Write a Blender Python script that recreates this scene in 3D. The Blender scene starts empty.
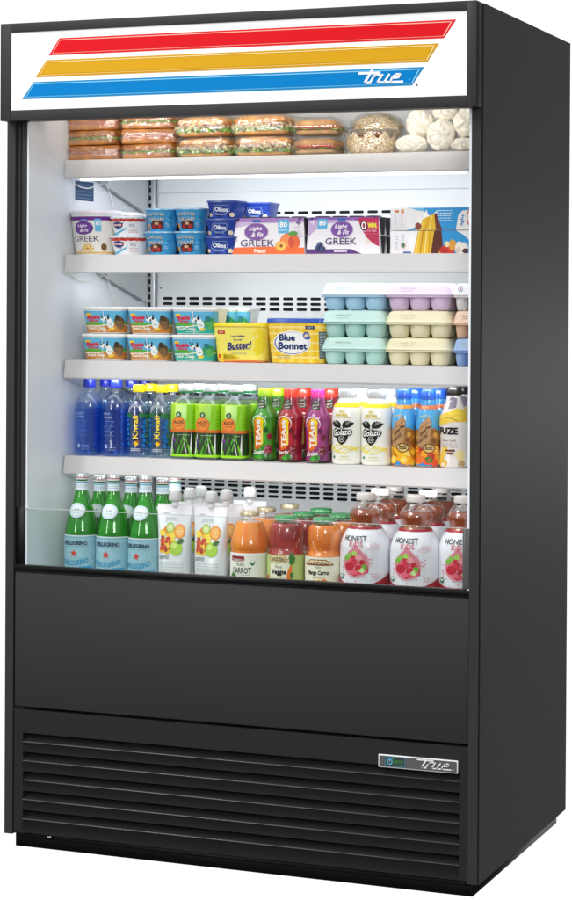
import bpy, bmesh, math, random
from mathutils import Vector, Matrix
PI = math.pi
random.seed(7)
S = bpy.context.scene
COL = S.collection

# ---------------------------------------------------------------- camera
cd = bpy.data.cameras.new('camera')
cam = bpy.data.objects.new('camera', cd)
COL.objects.link(cam)
YAW, PITCH, ROLL = 0.3885, -0.0074, 0.0053
R3 = Matrix.Rotation(YAW, 3, 'Z') @ Matrix.Rotation(PI/2 + PITCH, 3, 'X') @ Matrix.Rotation(ROLL, 3, 'Z')
cam.matrix_world = Matrix.Translation((2.5996, -4.7184, 1.3478)) @ R3.to_4x4()
cd.sensor_fit = 'HORIZONTAL'
cd.sensor_width = 36
cd.lens = 2158.77/572*36
cd.shift_x = (286 - 255.47)/572
cd.shift_y = (321.48 - 450)/572
cd.clip_start = 0.05
cd.clip_end = 200
S.camera = cam

# ---------------------------------------------------------------- studio surroundings and lamps
w = bpy.data.worlds.new("World"); S.world = w; w.use_nodes = True
nt = w.node_tree; nt.nodes.clear()
out = nt.nodes.new('ShaderNodeOutputWorld'); bg = nt.nodes.new('ShaderNodeBackground')
tc = nt.nodes.new('ShaderNodeTexCoord'); sp = nt.nodes.new('ShaderNodeSeparateXYZ')
nt.links.new(tc.outputs['Generated'], sp.inputs[0])
mz = nt.nodes.new('ShaderNodeMapRange'); mz.interpolation_type = 'SMOOTHSTEP'
mz.inputs[1].default_value = -0.40; mz.inputs[2].default_value = 0.60
mz.inputs[3].default_value = 0.01; mz.inputs[4].default_value = .80
nt.links.new(sp.outputs[2], mz.inputs[0])
my = nt.nodes.new('ShaderNodeMapRange'); my.interpolation_type = 'SMOOTHSTEP'
my.inputs[1].default_value = 0.05; my.inputs[2].default_value = 0.55
my.inputs[3].default_value = 0.0; my.inputs[4].default_value = 1.0
nt.links.new(sp.outputs[1], my.inputs[0])
mx = nt.nodes.new('ShaderNodeMix'); mx.data_type = 'FLOAT'
mw = nt.nodes.new('ShaderNodeMapRange'); mw.interpolation_type = 'SMOOTHSTEP'
mw.inputs[1].default_value = 0.08; mw.inputs[2].default_value = 0.26
mw.inputs[3].default_value = 1.0; mw.inputs[4].default_value = 0.0
nt.links.new(sp.outputs[0], mw.inputs[0])
mm = nt.nodes.new('ShaderNodeMath'); mm.operation = 'MULTIPLY'
nt.links.new(my.outputs[0], mm.inputs[0]); nt.links.new(mw.outputs[0], mm.inputs[1])
nt.links.new(mm.outputs[0], mx.inputs[0]); mb_ = nt.nodes.new('ShaderNodeMapRange'); mb_.interpolation_type = 'SMOOTHSTEP'
mb_.inputs[1].default_value = -0.15; mb_.inputs[2].default_value = 0.35; mb_.inputs[3].default_value = 1.0; mb_.inputs[4].default_value = 0.08
nt.links.new(sp.outputs[1], mb_.inputs[0])
mf = nt.nodes.new('ShaderNodeMath'); mf.operation = 'MULTIPLY'
nt.links.new(mz.outputs[0], mf.inputs[0]); nt.links.new(mb_.outputs[0], mf.inputs[1]); nt.links.new(mf.outputs[0], mx.inputs[2]); mx.inputs[3].default_value = 1.06
nt.links.new(mx.outputs[0], bg.inputs[1])
bg.inputs[0].default_value = (1, 1, 1, 1)
nt.links.new(bg.outputs[0], out.inputs[0])

def area(name, loc, target, sx, sy, watts, col=(1, 1, 1)):
    l = bpy.data.lights.new(name, 'AREA'); l.shape = 'RECTANGLE'; l.size = sx; l.size_y = sy; l.energy = watts; l.color = col
    o = bpy.data.objects.new(name, l); COL.objects.link(o)
    o.location = loc
    o.rotation_euler = (Vector(target) - Vector(loc)).to_track_quat('-Z', 'Y').to_euler()
    return o
area('front_softbox', (-0.9, -2.9, 4.1), (0.6, 0.1, 1.7), 2.2, 1.6, 74)
area('strip_softbox', (-1.35, -3.9, 1.75), (0.5, 0.1, 1.2), 0.30, 1.9, 26)
area('side_softbox', (3.35, 6.2, 0.95), (1.2, 0.4, 1.15), 0.75, 0.75, 9)
area('right_fill', (3.9, -5.6, 2.4), (0.4, 0.3, 1.2), 1.6, 1.6, 100)  # unseen fill added to brighten the left inner wall and goods
area('high_softbox', (-2.8, -1.6, 7.1), (0.5, 0, 0.2), 0.8, 0.8, 230)

S.view_settings.view_transform = 'Standard'
S.view_settings.look = 'None'
S.view_settings.exposure = 0.05
S.view_settings.gamma = 1
try:
    S.cycles.use_denoising = True
    S.cycles.max_bounces = 14
    S.cycles.transparent_max_bounces = 64
    S.cycles.sample_clamp_indirect = 6
except Exception:
    pass

# ---------------------------------------------------------------- materials
def lin(c):
    if isinstance(c, str):
        c = tuple(int(c[i:i+2], 16)/255 for i in (0, 2, 4))
    return tuple(((x/12.92) if x <= .04045 else ((x+.055)/1.055)**2.4) for x in c) + (1,)
MATS = {}
def mat(key, col='808080', rough=.5, metal=0, spec=.5, coat=0, noise=0, nscale=40, bump=0, bscale=200, trans=0, ior=1.45, emis=0, ecol=None, col2=None, stretch=None, sss=0, alpha=1):
    if key in MATS:
        return MATS[key]
    m = bpy.data.materials.new(key); m.use_nodes = True
    n = m.node_tree; b = n.nodes['Principled BSDF']
    c = lin(col)
    b.inputs['Base Color'].default_value = c
    b.inputs['Roughness'].default_value = rough
    b.inputs['Metallic'].default_value = metal
    b.inputs['Specular IOR Level'].default_value = spec
    b.inputs['Coat Weight'].default_value = coat
    b.inputs['Coat Roughness'].default_value = .08
    b.inputs['Transmission Weight'].default_value = trans
    b.inputs['IOR'].default_value = ior
    b.inputs['Alpha'].default_value = alpha
    if sss:
        b.inputs['Subsurface Weight'].default_value = sss
        b.inputs['Subsurface Radius'].default_value = (.01, .006, .004)
    if emis:
        b.inputs['Emission Color'].default_value = lin(ecol or col)
        b.inputs['Emission Strength'].default_value = emis
    t = None
    if noise or bump:
        t = n.nodes.new('ShaderNodeTexCoord')
        mp = n.nodes.new('ShaderNodeMapping')
        n.links.new(t.outputs['Object'], mp.inputs[0])
        if stretch: mp.inputs['Scale'].default_value = stretch
    if noise:
        ns = n.nodes.new('ShaderNodeTexNoise'); ns.inputs['Scale'].default_value = nscale; ns.inputs['Detail'].default_value = 6
        n.links.new(mp.outputs[0], ns.inputs[0])
        mr = n.nodes.new('ShaderNodeMapRange'); mr.inputs[1].default_value = .38; mr.inputs[2].default_value = .62
        n.links.new(ns.outputs[0], mr.inputs[0])
        mix = n.nodes.new('ShaderNodeMix'); mix.data_type = 'RGBA'
        k = lin(col2) if col2 else tuple(x*(1-noise) for x in c[:3]) + (1,)
        mix.inputs[6].default_value = c; mix.inputs[7].default_value = k
        n.links.new(mr.outputs[0], mix.inputs[0]); n.links.new(mix.outputs[2], b.inputs['Base Color'])
    if bump:
        nb = n.nodes.new('ShaderNodeTexNoise'); nb.inputs['Scale'].default_value = bscale; nb.inputs['Detail'].default_value = 4
        n.links.new(mp.outputs[0], nb.inputs[0])
        bp = n.nodes.new('ShaderNodeBump'); bp.inputs['Strength'].default_value = bump; bp.inputs['Distance'].default_value = .001
        n.links.new(nb.outputs[0], bp.inputs['Height']); n.links.new(bp.outputs[0], b.inputs['Normal'])
    MATS[key] = m
    return m

def clear(key, tint='ffffff', refl=.12, rough=.04, bump=0, bscale=60, milk=0, edge=.5, streaks=0):
    """thin clear shell (PET, glass, cling film): mostly see-through tint, with a reflection that grows at the rim"""
    if key in MATS:
        return MATS[key]
    m = bpy.data.materials.new(key); m.use_nodes = True
    n = m.node_tree; n.nodes.clear()
    o = n.nodes.new('ShaderNodeOutputMaterial')
    tr = n.nodes.new('ShaderNodeBsdfTransparent'); tr.inputs[0].default_value = lin(tint)
    gl = n.nodes.new('ShaderNodeBsdfGlossy'); gl.inputs['Roughness'].default_value = rough; gl.inputs[0].default_value = (1, 1, 1, 1)
    fr = n.nodes.new('ShaderNodeLayerWeight'); fr.inputs[0].default_value = .5      # Schlick, the same from both sides
    pw = n.nodes.new('ShaderNodeMath'); pw.operation = 'POWER'; pw.inputs[1].default_value = 4.0
    n.links.new(fr.outputs['Facing'], pw.inputs[0])
    mr = n.nodes.new('ShaderNodeMapRange'); mr.inputs[3].default_value = .03+refl*.25; mr.inputs[4].default_value = min(.85, .45+refl*1.6)
    n.links.new(pw.outputs[0], mr.inputs[0])
    mx = n.nodes.new('ShaderNodeMixShader')
    n.links.new(mr.outputs[0], mx.inputs[0]); n.links.new(tr.outputs[0], mx.inputs[1]); n.links.new(gl.outputs[0], mx.inputs[2])
    last = mx
    tc = n.nodes.new('ShaderNodeTexCoord')
    if milk:
        df = n.nodes.new('ShaderNodeBsdfDiffuse'); df.inputs[0].default_value = (.9, .9, .9, 1)
        m2 = n.nodes.new('ShaderNodeMixShader'); m2.inputs[0].default_value = milk
        if streaks:   # whitened creases of crumpled film
            mp = n.nodes.new('ShaderNodeMapping'); mp.inputs['Scale'].default_value = (1, 1, .35); mp.inputs['Rotation'].default_value = (.3, .5, .8)
            n.links.new(tc.outputs['Object'], mp.inputs[0])
            wv = n.nodes.new('ShaderNodeTexNoise'); wv.inputs['Scale'].default_value = streaks; wv.inputs['Detail'].default_value = 3; wv.inputs['Distortion'].default_value = 1.5
            n.links.new(mp.outputs[0], wv.inputs[0])
            sb = n.nodes.new('ShaderNodeMath'); sb.operation = 'SUBTRACT'; sb.inputs[1].default_value = .5; n.links.new(wv.outputs[0], sb.inputs[0])
            ab = n.nodes.new('ShaderNodeMath'); ab.operation = 'ABSOLUTE'; n.links.new(sb.outputs[0], ab.inputs[0])
            m3 = n.nodes.new('ShaderNodeMapRange'); m3.inputs[1].default_value = .0; m3.inputs[2].default_value = .022; m3.inputs[3].default_value = milk*5; m3.inputs[4].default_value = milk*.4
            n.links.new(ab.outputs[0], m3.inputs[0]); n.links.new(m3.outputs[0], m2.inputs[0])
        n.links.new(mx.outputs[0], m2.inputs[1]); n.links.new(df.outputs[0], m2.inputs[2]); last = m2
    if bump:
        nb = n.nodes.new('ShaderNodeTexNoise'); nb.inputs['Scale'].default_value = bscale; nb.inputs['Detail'].default_value = 3; nb.inputs['Distortion'].default_value = 1
        n.links.new(tc.outputs['Object'], nb.inputs[0])
        bp = n.nodes.new('ShaderNodeBump'); bp.inputs['Strength'].default_value = bump; bp.inputs['Distance'].default_value = .004
        n.links.new(nb.outputs[0], bp.inputs['Height']); n.links.new(bp.outputs[0], gl.inputs['Normal'])
    n.links.new(last.outputs[0], o.inputs[0])
    MATS[key] = m
    return m
def ink(c, rough=.35):
    return mat('ink_'+c, c, rough, spec=.4)

# ---------------------------------------------------------------- mesh building
class MB:
    def __init__(s):
        s.v = []; s.f = []; s.mi = []; s.mats = []
    def m(s, mt):
        if mt not in s.mats: s.mats.append(mt)
        return s.mats.index(mt)
    def add(s, vs, fs, mt):
        o = len(s.v); k = s.m(mt)
        s.v += [tuple(v) for v in vs]
        s.f += [tuple(i+o for i in f) for f in fs]; s.mi += [k]*len(fs)
        return s
    def box(s, x0, x1, y0, y1, z0, z1, mt, bev=0, seg=2):
        if bev:
            bm = bmesh.new(); bmesh.ops.create_cube(bm, size=1)
            for v in bm.verts:
                v.co = Vector(((x0+x1)/2+v.co.x*(x1-x0), (y0+y1)/2+v.co.y*(y1-y0), (z0+z1)/2+v.co.z*(z1-z0)))
            bmesh.ops.bevel(bm, geom=bm.edges[:], offset=bev, segments=seg, affect='EDGES', profile=.5)
            s.bm(bm, mt); return s
        return s.add([(x, y, z) for z in (z0, z1) for y in (y0, y1) for x in (x0, x1)],
                     [(0, 2, 3, 1), (4, 5, 7, 6), (0, 1, 5, 4), (2, 6, 7, 3), (0, 4, 6, 2), (1, 3, 7, 5)], mt)
    def bm(s, bm, mt):
        bm.verts.index_update()
        s.add([v.co for v in bm.verts], [[v.index for v in f.verts] for f in bm.faces], mt); bm.free()
    def prism(s, poly, a0, a1, axis, mt):
        """poly of 2D points extruded along axis ('x': points are (y,z); 'y': (x,z); 'z': (x,y))"""
        n = len(poly)
        def P(p, a): return (a, p[0], p[1]) if axis == 'x' else ((p[0], a, p[1]) if axis == 'y' else (p[0], p[1], a))
        vs = [P(p, a0) for p in poly] + [P(p, a1) for p in poly]
        fs = [tuple(range(n))[::-1], tuple(range(n, 2*n))] + [(i, (i+1) % n, n+(i+1) % n, n+i) for i in range(n)]
        return s.add(vs, fs, mt)
    def loft(s, rings, mt, cap0=True, cap1=True):
        n = len(rings[0]); vs = [p for r in rings for p in r]; fs = []
        for k in range(len(rings)-1):
            for i in range(n):
                fs.append((k*n+i, k*n+(i+1) % n, (k+1)*n+(i+1) % n, (k+1)*n+i))
        if cap0: fs.append(tuple(range(n))[::-1])
        if cap1: fs.append(tuple(range((len(rings)-1)*n, len(rings)*n)))
        return s.add(vs, fs, mt)
    def tube(s, pts, r, mt, n=8):
        pts = [Vector(p) for p in pts]; rings = []
        for i, p in enumerate(pts):
            d = (pts[min(i+1, len(pts)-1)] - pts[max(i-1, 0)]).normalized()
            a = d.orthogonal().normalized() if abs(d.z) > .9 else d.cross(Vector((0, 0, 1))).normalized()
            b = d.cross(a)
            rings.append([p + (a*math.cos(2*PI*k/n)+b*math.sin(2*PI*k/n))*r for k in range(n)])
        return s.loft(rings, mt)
    def build(s, name, parent=None, smooth=True, ang=38, label=None):
        me = bpy.data.meshes.new(name); me.from_pydata(s.v, [], s.f); 
        for mt in s.mats: me.materials.append(mt)
        me.polygons.foreach_set('material_index', s.mi)
        bm = bmesh.new(); bm.from_mesh(me)
        bmesh.ops.remove_doubles(bm, verts=bm.verts, dist=1e-6)
        bm.to_mesh(me); bm.free()
        if smooth:
            me.polygons.foreach_set('use_smooth', [True]*len(me.polygons))
            me.set_sharp_from_angle(angle=math.radians(ang))
        me.validate(); me.update()
        o = bpy.data.objects.new(name, me); COL.objects.link(o)
        if parent: o.parent = parent
        if label: o['label'] = label
        return o

def spline(pts, n=6):
    """Catmull-Rom through rows of numbers"""
    out = []
    for i in range(len(pts)-1):
        p0 = pts[max(i-1, 0)]; p1 = pts[i]; p2 = pts[i+1]; p3 = pts[min(i+2, len(pts)-1)]
        for k in range(n):
            t = k/n
            out.append(tuple(.5*((2*b)+(-a+c)*t+(2*a-5*b+4*c-d)*t*t+(-a+3*b-3*c+d)*t**3) for a, b, c, d in zip(p0, p1, p2, p3)))
    out.append(tuple(pts[-1]))
    # keep z monotone
    for i in range(1, len(out)):
        if out[i][0] < out[i-1][0]: out[i] = (out[i-1][0],)+out[i][1:]
    return out

class Form:
    """a body of rounded-rectangle sections: rows (z, half width, half depth, corner radius)"""
    def __init__(s, rows, seg=8):
        s.rows = [r if len(r) == 4 else (r[0], r[1], r[1], r[1]) for r in rows]; s.seg = seg
    def sec(s, z):
        R = s.rows
        if z <= R[0][0]: return R[0][1:]
        for a, b in zip(R, R[1:]):
            if z <= b[0] and b[0] > a[0]:
                t = (z-a[0])/(b[0]-a[0]); return tuple(x+(y-x)*t for x, y in zip(a[1:], b[1:]))
        return R[-1][1:]
    @staticmethod
    def per(a, b, r, u):
        """point and normal at arc length u from the front centre, towards +x"""
        sg = 1 if u >= 0 else -1; u = abs(u)
        r = min(r, a, b); q = r*PI/2
        L = [a-r, q, 2*(b-r), q, 1e9]
        if u <= L[0]: p = (u, -b); n = (0, -1)
        elif u <= L[0]+L[1]:
            t = (u-L[0])/r; p = (a-r+r*math.sin(t), -(b-r)-r*math.cos(t)); n = (math.sin(t), -math.cos(t))
        elif u <= sum(L[:3]): p = (a, -(b-r)+u-L[0]-L[1]); n = (1, 0)
        elif u <= sum(L[:4]):
            t = (u-sum(L[:3]))/r; p = (a-r+r*math.cos(t), (b-r)+r*math.sin(t)); n = (math.cos(t), math.sin(t))
        else: p = (a-r-(u-sum(L[:4])), b); n = (0, 1)
        return (p[0]*sg, p[1]), (n[0]*sg, n[1])
    def pt(s, u, z, off=0, scale=None):
        a, b, r = s.sec(z)
        if scale: u = u*(a/scale)
        p, n = s.per(a, b, r, u)
        return Vector((p[0]+n[0]*off, p[1]+n[1]*off, z))
    def ring(s, row, grow=0):
        z, a, b, r = row; a += grow; b += grow; r = max(min(r+grow, a, b), 1e-5); a = max(a, 1e-4); b = max(b, 1e-4)
        pts = []
        for cx, cy, t0 in ((a-r, -(b-r), -PI/2), (a-r, b-r, 0), (-(a-r), b-r, PI/2), (-(a-r), -(b-r), PI)):
            for k in range(s.seg+1):
                t = t0+PI/2*k/s.seg
                pts.append((cx+r*math.cos(t), cy+r*math.sin(t), z))
        return pts
    def mesh(s, mb, mt, z0=None, z1=None, grow=0, caps=(True, True)):
        rows = s.rows
        if z0 is not None or z1 is not None:
            z0 = rows[0][0] if z0 is None else z0; z1 = rows[-1][0] if z1 is None else z1
            rows = [(z0,)+tuple(s.sec(z0))] + [r for r in rows if z0+1e-5 < r[0] < z1-1e-5] + [(z1,)+tuple(s.sec(z1))]
        mb.loft([s.ring(r, grow) for r in rows], mt, *caps)
        return mb

FONTC = {}
def glyphs(txt):
    """triangles of a line of lettering in the built-in face, as 2D points"""
    if txt in FONTC: return FONTC[txt]
    cu = bpy.data.curves.new('lettering', 'FONT'); cu.body = txt; cu.resolution_u = 2
    ob = bpy.data.objects.new('lettering', cu); COL.objects.link(ob)
    bpy.context.view_layer.update()
    dg = bpy.context.evaluated_depsgraph_get()
    me = bpy.data.meshes.new_from_object(ob.evaluated_get(dg))
    V = [(v.co.x, v.co.y) for v in me.vertices]; F = [tuple(p.vertices) for p in me.polygons]
    bpy.data.objects.remove(ob); bpy.data.curves.remove(cu); bpy.data.meshes.remove(me)
    FONTC[txt] = (V, F)
    return V, F

class Art:
    """printed artwork laid on a surface; surf(u, z, off) gives the point"""
    def __init__(s, surf, mb=None, du=.006, dz=.02, base=.0003, step=.00018):
        s.surf = surf; s.mb = mb or MB(); s.du = du; s.dz = dz; s.base = base; s.step = step
    def lay(s, V, F, mt, L):
        if not V: return s
        if isinstance(mt, str): mt = ink(mt)
        bm = bmesh.new()
        vs = [bm.verts.new((x, y, 0)) for x, y in V]
        for f in F:
            try: bm.faces.new([vs[i] for i in f])
            except Exception: pass
        for ax, d in ((0, s.du), (1, s.dz)):
            if not d: continue
            lo = min(v[ax] for v in V); hi = max(v[ax] for v in V)
            k = math.floor(lo/d)+1
            while k*d < hi:
                co = [0, 0, 0]; no = [0, 0, 0]; co[ax] = k*d; no[ax] = 1
                bmesh.ops.bisect_plane(bm, geom=bm.verts[:]+bm.edges[:]+bm.faces[:], plane_co=co, plane_no=no, dist=1e-6)
                k += 1
        off = s.base+s.step*L
        for v in bm.verts: v.co = s.surf(v.co.x, v.co.y, off)
        s.mb.bm(bm, mt); return s
    def poly(s, P, mt, L=1): return s.lay(P, [tuple(range(len(P)))], mt, L)
    def rect(s, u0, z0, u1, z1, mt, L=0): return s.poly([(u0, z0), (u1, z0), (u1, z1), (u0, z1)], mt, L)
    def rrect(s, u0, z0, u1, z1, r, mt, L=0):
        P = []
        for cx, cz, t0 in ((u1-r, z0+r, -PI/2), (u1-r, z1-r, 0), (u0+r, z1-r, PI/2), (u0+r, z0+r, PI)):
            P += [(cx+r*math.cos(t0+PI/2*k/4), cz+r*math.sin(t0+PI/2*k/4)) for k in range(5)]
        return s.poly(P, mt, L)
    def ell(s, u, z, ru, rz, mt, L=1, n=24, rot=0):
        c, q = math.cos(rot), math.sin(rot)
        return s.poly([(u+ru*math.cos(t)*c-rz*math.sin(t)*q, z+ru*math.cos(t)*q+rz*math.sin(t)*c) for t in [2*PI*k/n for k in range(n)]], mt, L)
    def hoop(s, u, z, ru, rz, w, mt, L=2, n=28):
        V = []; 
        for t in [2*PI*k/n for k in range(n)]:
            V += [(u+ru*math.cos(t), z+rz*math.sin(t)), (u+(ru-w)*math.cos(t), z+(rz-w)*math.sin(t))]
        return s.lay(V, [(2*i, (2*i+2) % (2*n), (2*i+3) % (2*n), 2*i+1) for i in range(n)], mt, L)
    def star(s, u, z, r, mt, L=2, n=5, k=.42, rot=0):
        V = [(u+(r if i % 2 == 0 else r*k)*math.sin(PI*i/n+rot), z+(r if i % 2 == 0 else r*k)*math.cos(PI*i/n+rot)) for i in range(2*n)]
        return s.lay(V+[(u, z)], [(i, (i+1) % (2*n), 2*n) for i in range(2*n)], mt, L)
    def stroke(s, P, w, mt, L=2):
        for a, b in zip(P, P[1:]):
            a = Vector(a); b = Vector(b); d = (b-a); 
            if d.length < 1e-7: continue
            d.normalize(); n = Vector((-d.y, d.x))*w/2; e = d*w*.3
            s.poly([tuple(a-e-n), tuple(b+e-n), tuple(b+e+n), tuple(a-e+n)], mt, L)
        return s
    def text(s, t, u, z, mt, w=None, h=None, L=3, rot=0, shear=0, bold=0, arch=0):
        """centred on (u,z), fitted to width w and/or height h"""
        V, F = glyphs(t)
        if not V: return s
        x0 = min(v[0] for v in V); x1 = max(v[0] for v in V); y0 = min(v[1] for v in V); y1 = max(v[1] for v in V)
        sx = w/(x1-x0) if w else None; sy = h/(y1-y0) if h else None
        sx = sx or sy; sy = sy or sx
        c, q = math.cos(rot), math.sin(rot)
        def T(x, y, dx=0, dy=0):
            X = (x-(x0+x1)/2)*sx; Y = (y-(y0+y1)/2)*sy; X += Y*shear; X += dx; Y += dy
            if arch: Y += arch*(1-(2*X/((x1-x0)*sx))**2)
            return (u+X*c-Y*q, z+X*q+Y*c)
        offs = [(0, 0)] if not bold else [(bold, 0), (-bold, 0), (0, bold), (0, -bold)]
        for i, (dx, dy) in enumerate(offs):
            s.lay([T(x, y, dx, dy) for x, y in V], F, mt, L+i*.12)
        return s
    def lines(s, u0, u1, z, n, dz, mt, h=.0012, L=2):
        """rows of unreadably small print"""
        for k in range(n):
            x = u0
            while x < u1-.002:
                q = random.uniform(.0025, .007); q = min(q, u1-x)
                s.rect(x, z-k*dz, x+q, z-k*dz+h, mt, L); x += q+.0014
        return s
    def blob(s, u, z, r, mt, L=2, n=14, j=.25, sx=1):
        return s.lay([(u, z)]+[(u+sx*r*(1+random.uniform(-j, j))*math.cos(2*PI*k/n), z+r*(1+random.uniform(-j, j))*math.sin(2*PI*k/n)) for k in range(n)],
                     [(0, 1+i, 1+(i+1) % n) for i in range(n)], mt, L)
    def leaf(s, u, z, l, wd, rot, mt, L=2):
        c, q = math.cos(rot), math.sin(rot); P = []
        for t in range(7): P.append((l*t/6, wd*math.sin(PI*t/6)))
        for t in range(5, 0, -1): P.append((l*t/6, -wd*math.sin(PI*t/6)))
        return s.poly([(u+x*c-y*q, z+x*q+y*c) for x, y in P], mt, L)
    def build(s, name, parent, label=None):
        return s.mb.build(name, parent, smooth=False, label=label)

def round_art(form, scale_z, **k):
    """artwork wrapped on a Form, u in metres at the height scale_z"""
    a = form.sec(scale_z)[0]
    return Art(lambda u, z, off: form.pt(u, z, off, a), **k)

def thing(name, label, cat, loc=(0, 0, 0), rz=0, group=None):
    o = bpy.data.objects.new(name, None); COL.objects.link(o); o.empty_display_size = .02
    o.location = loc; o.rotation_euler = (0, 0, rz); o['label'] = label; o['category'] = cat
    if group: o['group'] = group
    return o
def copy_thing(o, loc, label, rz=0, scale=(1, 1, 1), group=None, swap=None):
    c = o.copy(); COL.objects.link(c); c.location = loc; c.rotation_euler = (0, 0, rz); c.scale = scale; c['label'] = label
    if group: c['group'] = group
    def rec(a, b):
        for ch in list(a.children):
            d = ch.copy(); COL.objects.link(d); d.parent = b
            rec(ch, d)
    rec(o, c)
    return c
# ---------------------------------------------------------------- the display cooler
BLK = mat('black_powder_coat', '39393a', .42, spec=.15, bump=.25, bscale=900)
BLK2 = mat('black_gasket', '0d0d0e', .35, spec=.35)
GLK = mat('dark_grey_trim', '58585b', .25, spec=.6)
WHT = mat('white_enamel', 'f0f3f4', .38, spec=.5)
LIN = mat('white_liner', 'f0f5fa', .33, spec=.5)
LIP = mat('white_shelf_enamel', 'd8d6d5', .45, spec=.35, bump=.15, bscale=700)
SLV = mat('brushed_silver', 'c9cbcd', .3, metal=1)
LED = mat('led_diffuser', 'ffffff', .4, emis=3, ecol='eef5ff')
HOLE = mat('dark_slot', '17191b', .7, spec=.2)
W_, D_, H_ = 1.222, .81, 2.035
fridge = thing('display_refrigerator', 'tall black open-front display cooler with white lit sign header, full of food and drinks', 'display cooler', (0, 0, 0))
def part(mb, name, parent=fridge, **k): return mb.build(name, parent, **k)

# walls, roof, back
b = MB(); b.prism([(0, .004), (.0015, 0), (.024, 0), (.024, .012), (.033, .012), (.033, .016), (.037, .016), (.037, .012), (.05, .012), (.05, D_), (0, D_)][::-1], .035, H_, 'z', BLK); part(b, 'side_panel', smooth=False)
b = MB(); b.prism([(1.2190, 0), (1.2190, .005), (1.2205, .003), (1.222, .005), (1.222, D_-.004), (1.2205, D_-.001), (1.219, D_), (1.196, D_), (1.196, 0)], .035, H_, 'z', BLK); part(b, 'side_panel', smooth=False)
b = MB(); b.box(.0505, 1.1955, .002, D_-.001, 1.96, H_-.001, BLK); part(b, 'roof_panel')
b = MB(); b.box(.0505, 1.1955, .765, D_-.001, .04, 1.959, BLK); part(b, 'back_panel')
b = MB(); b.box(.02, 1.202, .024, .792, 0, .034, BLK2, .002)
b.box(.026, 1.196, .019, .0235, .026, .031, BLK2, .001); part(b, 'base')
b = MB(); b.tube([(.115, .0165, .033), (.125, .0165, .033)], .0028, SLV); part(b, 'screw')

# white inside
b = MB()
b.box(.0503, .0545, .0135, .762, .62, 1.958, LIN)
b.box(1.1905, 1.1955, .0012, .762, .6905, 1.958, LIN)
b.box(.055, 1.190, .0135, .762, 1.945, 1.958, LIN)
part(b, 'liner')
b = MB(); b.box(.055, 1.190, .03, .70, .63, .644, WHT, .003); part(b, 'bottom_deck')
# perforated duct panel at the back
b = MB()
b.box(.088, 1.160, .706, .712, .645, 1.944, WHT, .001)
b.box(.0551, .0875, .714, .72, .645, 1.944, LIN)
b.box(1.1605, 1.1900, .714, .72, .645, 1.944, LIN)
a = Art(lambda u, z, off: Vector((u, .706-off, z)), b, du=0, dz=0, base=.0004)
def slot(u, z, w=.030, h=.0078):
    r = h/2; P = []
    for cx, t0 in ((u+w-r, -PI/2), (u+r, PI/2)):
        P += [(cx+r*math.cos(t0+PI*k/5), z+r*math.sin(t0+PI*k/5)) for k in range(6)]
    a.poly(P, HOLE, 1)
    a.poly([(p[0]+.0004, p[1]-.0009) for p in P], 'f7f9fa', 0)
for z in (1.598,): 
    for k in range(27): slot(.105+k*.0396, z)
for z in (1.366, 1.3515, 1.337):
    for k in range(27): slot(.103+k*.0396, z)
for z in (1.118, 1.1035):
    for k in range(27): slot(.103+k*.0396, z)
for z in (.870, .857, .844, .831):
    for k in range(27): slot(.103+k*.0396, z)
for z in (1.655, 1.44, 1.19, .95):
    a.rect(.09, z, 1.158, z+.0022, 'b9c2c8', 1)
    a.ell(.096, z-.045, .003, .003, '6f777c', 1)
part(b, 'rear_duct_panel', smooth=False)
# slotted uprights that carry the shelves
for x0 in (.0555, 1.1610):
    b = MB(); b.box(x0, x0+.028, .690, .7055, .645, 1.944, SLV, .0015)
    for k in range(60): b.box(x0+.011, x0+.017, .6893, .6905, .67+k*.021, .683+k*.021, HOLE)
    part(b, 'shelf_upright')

# sign header
def zfix(b, *a_): return b
hd = MB()
x0, x1, y0, z0, z1 = .008, 1.2205, -.049, 1.797, 2.035
hd.box(x0, .0365, y0, -.0005, z0, z1, BLK, .0015); hd.box(1.1975, x1, y0, -.0005, z0, z1, BLK, .0015)
hd.box(.0366, 1.1974, y0, -.0005, z0, 1.8225, BLK, .0015); hd.box(.0366, 1.1974, y0, -.0005, 2.0125, z1, BLK, .0015)
header = part(hd, 'sign_header')
b = MB(); b.box(.0367, 1.1973, -.0455, -.002, 1.8226, 2.0124, mat('lit_sign_face', 'eeeeee', .4, spec=.1, emis=.13, ecol='ffffff'), 0)
part(b, 'sign_panel', header)
a = Art(lambda u, z, off: Vector((u, -.0455-off, z)), du=0, dz=0, base=.0006, step=.0003)
def sgn(c): return mat('sign_ink_'+c, c, .4, spec=.08, emis=.10, ecol=c)
def ribbon(TL, TR, BR, BL, base, edge, hi):
    base, edge, hi = sgn(base), sgn(edge), sgn(hi)
    a.poly([BL, BR, TR, TL], edge, 0)
    def inset(d):
        sx = (TL[0]-BL[0])/(TL[1]-BL[1])
        k = d*1.6
        return [(BL[0]+k+d*sx, BL[1]+d), (BR[0]-k*.6+d*sx, BR[1]+d), (TR[0]-k-d*sx, TR[1]-d), (TL[0]+k*.6-d*sx, TL[1]-d)]
    P = inset(.0075); a.poly(P, base, 1)
    Q = inset(.0048)
    a.stroke([Q[3], Q[2]], .0018, hi, 2); a.stroke([Q[2], Q[1]], .0022, hi, 2); a.stroke([Q[0], Q[1]], .0007, hi, 2); a.stroke([Q[0], Q[3]], .0012, hi, 2)
ribbon((.169, 1.994), (1.172, 1.994), (1.143, 1.953), (.140, 1.953), 'd2141f', 'd9232b', 'f6b9a6')
ribbon((.134, 1.942), (1.132, 1.942), (1.104, 1.901), (.104, 1.901), 'cf9c1c', 'c9961c', 'f5dc9a')
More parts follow.
